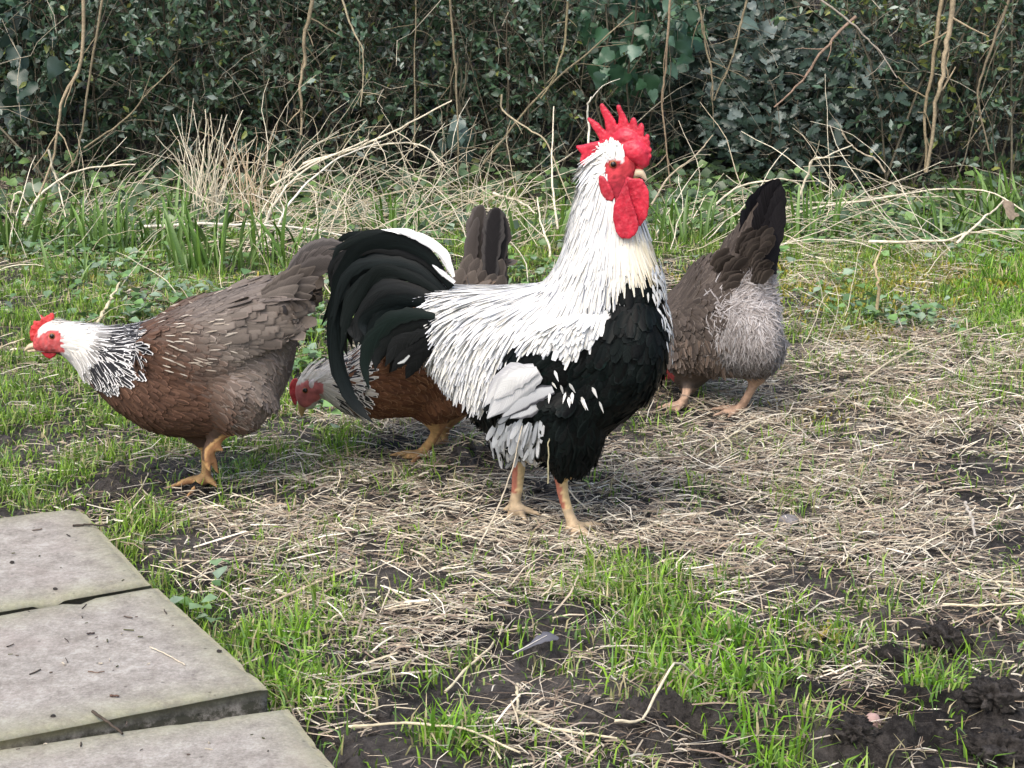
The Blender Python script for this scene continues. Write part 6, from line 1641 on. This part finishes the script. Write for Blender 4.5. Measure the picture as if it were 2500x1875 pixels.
def dead_leaf():
    V, F = ivy_leaf(9)
    g = at_y(2478, 530, 5.2)
    cc = np.tile(A([.30, .235, .17]), (len(V), 1))
    V = V.copy(); V[:, 2] += .18 * np.sin(V[:, 0] * 5)
    o = link('dead_leaf', mesh_np('dead_leaf', V * .062, F, M_straw, {'col': rgba(cc, len(V))}, smooth=False)); o.location = g
    o.rotation_euler = (math.radians(60), 0, math.radians(70))
    tag(o, 'curled light brown dead leaf caught above the plants at the right edge', 'leaf')
dead_leaf()

def clear_of(x, y, pts, r=.03):
    q = A([at_z(a, b, .02)[:2] for a, b in pts])
    return (np.hypot(x[:, None] - q[None, :, 0], y[:, None] - q[None, :, 1]) > r).all(1)

def crumbs():
    x, y = scatter(60000, 1.9, 4.6)
    pp = project(np.stack([x, y, 0 * x], 1))
    d = np.clip(blobs(pp[:, 0], pp[:, 1], MUD), 0, 1.2) * np.clip((fbm(x * 8, y * 8, 131, 3) - .36) * 4, 0, 1) + .05
    k = (rng.random(len(x)) < d * .6) & off_slab(x, y, .01) & clear_of(x, y, [(2128, 1785), (1315, 1572), (1345, 1560), (1280, 1585)])
    x, y = x[k], y[k]; n = len(x)
    r = .002 + .017 * rng.random(n) ** 5
    ico = A([(0, 0, 1), (.9, 0, .35), (.28, .85, .35), (-.72, .53, .35), (-.72, -.53, .35), (.28, -.85, .35), (.72, .53, -.4), (-.28, .85, -.4), (-.9, 0, -.4), (-.28, -.85, -.4), (.72, -.53, -.4)])
    T = A([(0, 1, 2), (0, 2, 3), (0, 3, 4), (0, 4, 5), (0, 5, 1), (1, 6, 2), (2, 7, 3), (3, 8, 4), (4, 9, 5), (5, 10, 1), (2, 6, 7), (3, 7, 8), (4, 8, 9), (5, 9, 10), (1, 10, 6)])
    V = np.stack([x, y, gh(x, y)], 1)[:, None] + r[:, None, None] * ico[None] * (.65 + .7 * rng.random((n, 11, 1))) * A([1, 1, .8])
    F = T[None] + (np.arange(n) * 11)[:, None, None]
    tag(link('soil_crumbs', mesh_np('soil_crumbs', V.reshape(-1, 3), F.reshape(-1, 3), M_soil, smooth=False)), 'loose crumbs of dark soil on the bare patches', 'soil', kind='stuff')
crumbs()
def ground_ivy():
    n = 5500
    y = 5.15 + 1.5 * rng.random(n) ** .8; x = (rng.random(n) * 2 - 1) * (.29 * y + .3)
    k = fbm(x * 4, y * 4, 141, 3) > .42
    x, y = x[k], y[k]; n = len(x)
    P = np.stack([x, y, gh(x, y) + .01 + .10 * rng.random(n) ** 2 * np.clip((y - 5) * 1.2, .3, 1)], 1)
    D = norm(rng.normal(0, 1, (n, 3)) * A([1, .7, .3]) + A([0, -.4, 0])); N = norm(A([0, -.45, .9]) + rng.normal(0, .35, (n, 3)))
    L = .022 + .022 * rng.random(n)
    V, F, C = leaf_mesh(P, D, N, L, L * .9, .1, shade([(.07, .12, .055), (.10, .155, .09), (.06, .10, .045), (.15, .25, .08)], n, .25))
    tag(link('ground_ivy', mesh_np('ground_ivy', V, F, M_leaf, {'col': rgba(C, len(C))}, smooth=False)), 'dark low ivy covering the ground at the foot of the hedge', 'ground cover', kind='stuff')
ground_ivy()

def paving_litter():
    parts = []
    for (x0, x1, y0, y1, z, n) in ((0, 330, 1290, 1420, .0505, 12), (0, 560, 1470, 1660, .0505, 30), (0, 700, 1760, 1870, .0375, 14)):
        q = A([at_z(x0 + (x1 - x0) * rng.random(), y0 + (y1 - y0) * rng.random(), z + .0014) for _ in range(n)])
        q = q[~off_slab(q[:, 0], q[:, 1], -.03)]; n = len(q)
        a = rng.random(n) * 2 * np.pi; L = .003 + .016 * rng.random(n) ** 3
        d = np.stack([np.cos(a), np.sin(a), 0 * a], 1)
        P = q[:, None] + d[:, None] * (L[:, None] * A([-.5, 0, .5]))[..., None] + rng.normal(0, .0006, (n, 3, 3)) * A([1, 1, 0])
        parts.append(tubes(P, np.full((n, 3), .0007) * (.7 + .9 * rng.random((n, 1))), np.repeat(shade([(.07, .055, .045), (.14, .11, .09), (.5, .44, .34), (.10, .10, .05)], n)[:, None], 3, 1), 4))
    V, F, C = merge(parts)
    tag(link('paving_litter', mesh_np('paving_litter', V, F, M_wood, {'col': rgba(C, len(C))})), 'tiny crumbs and chaff scattered on the paving slabs', 'litter', kind='stuff')
paving_litter()
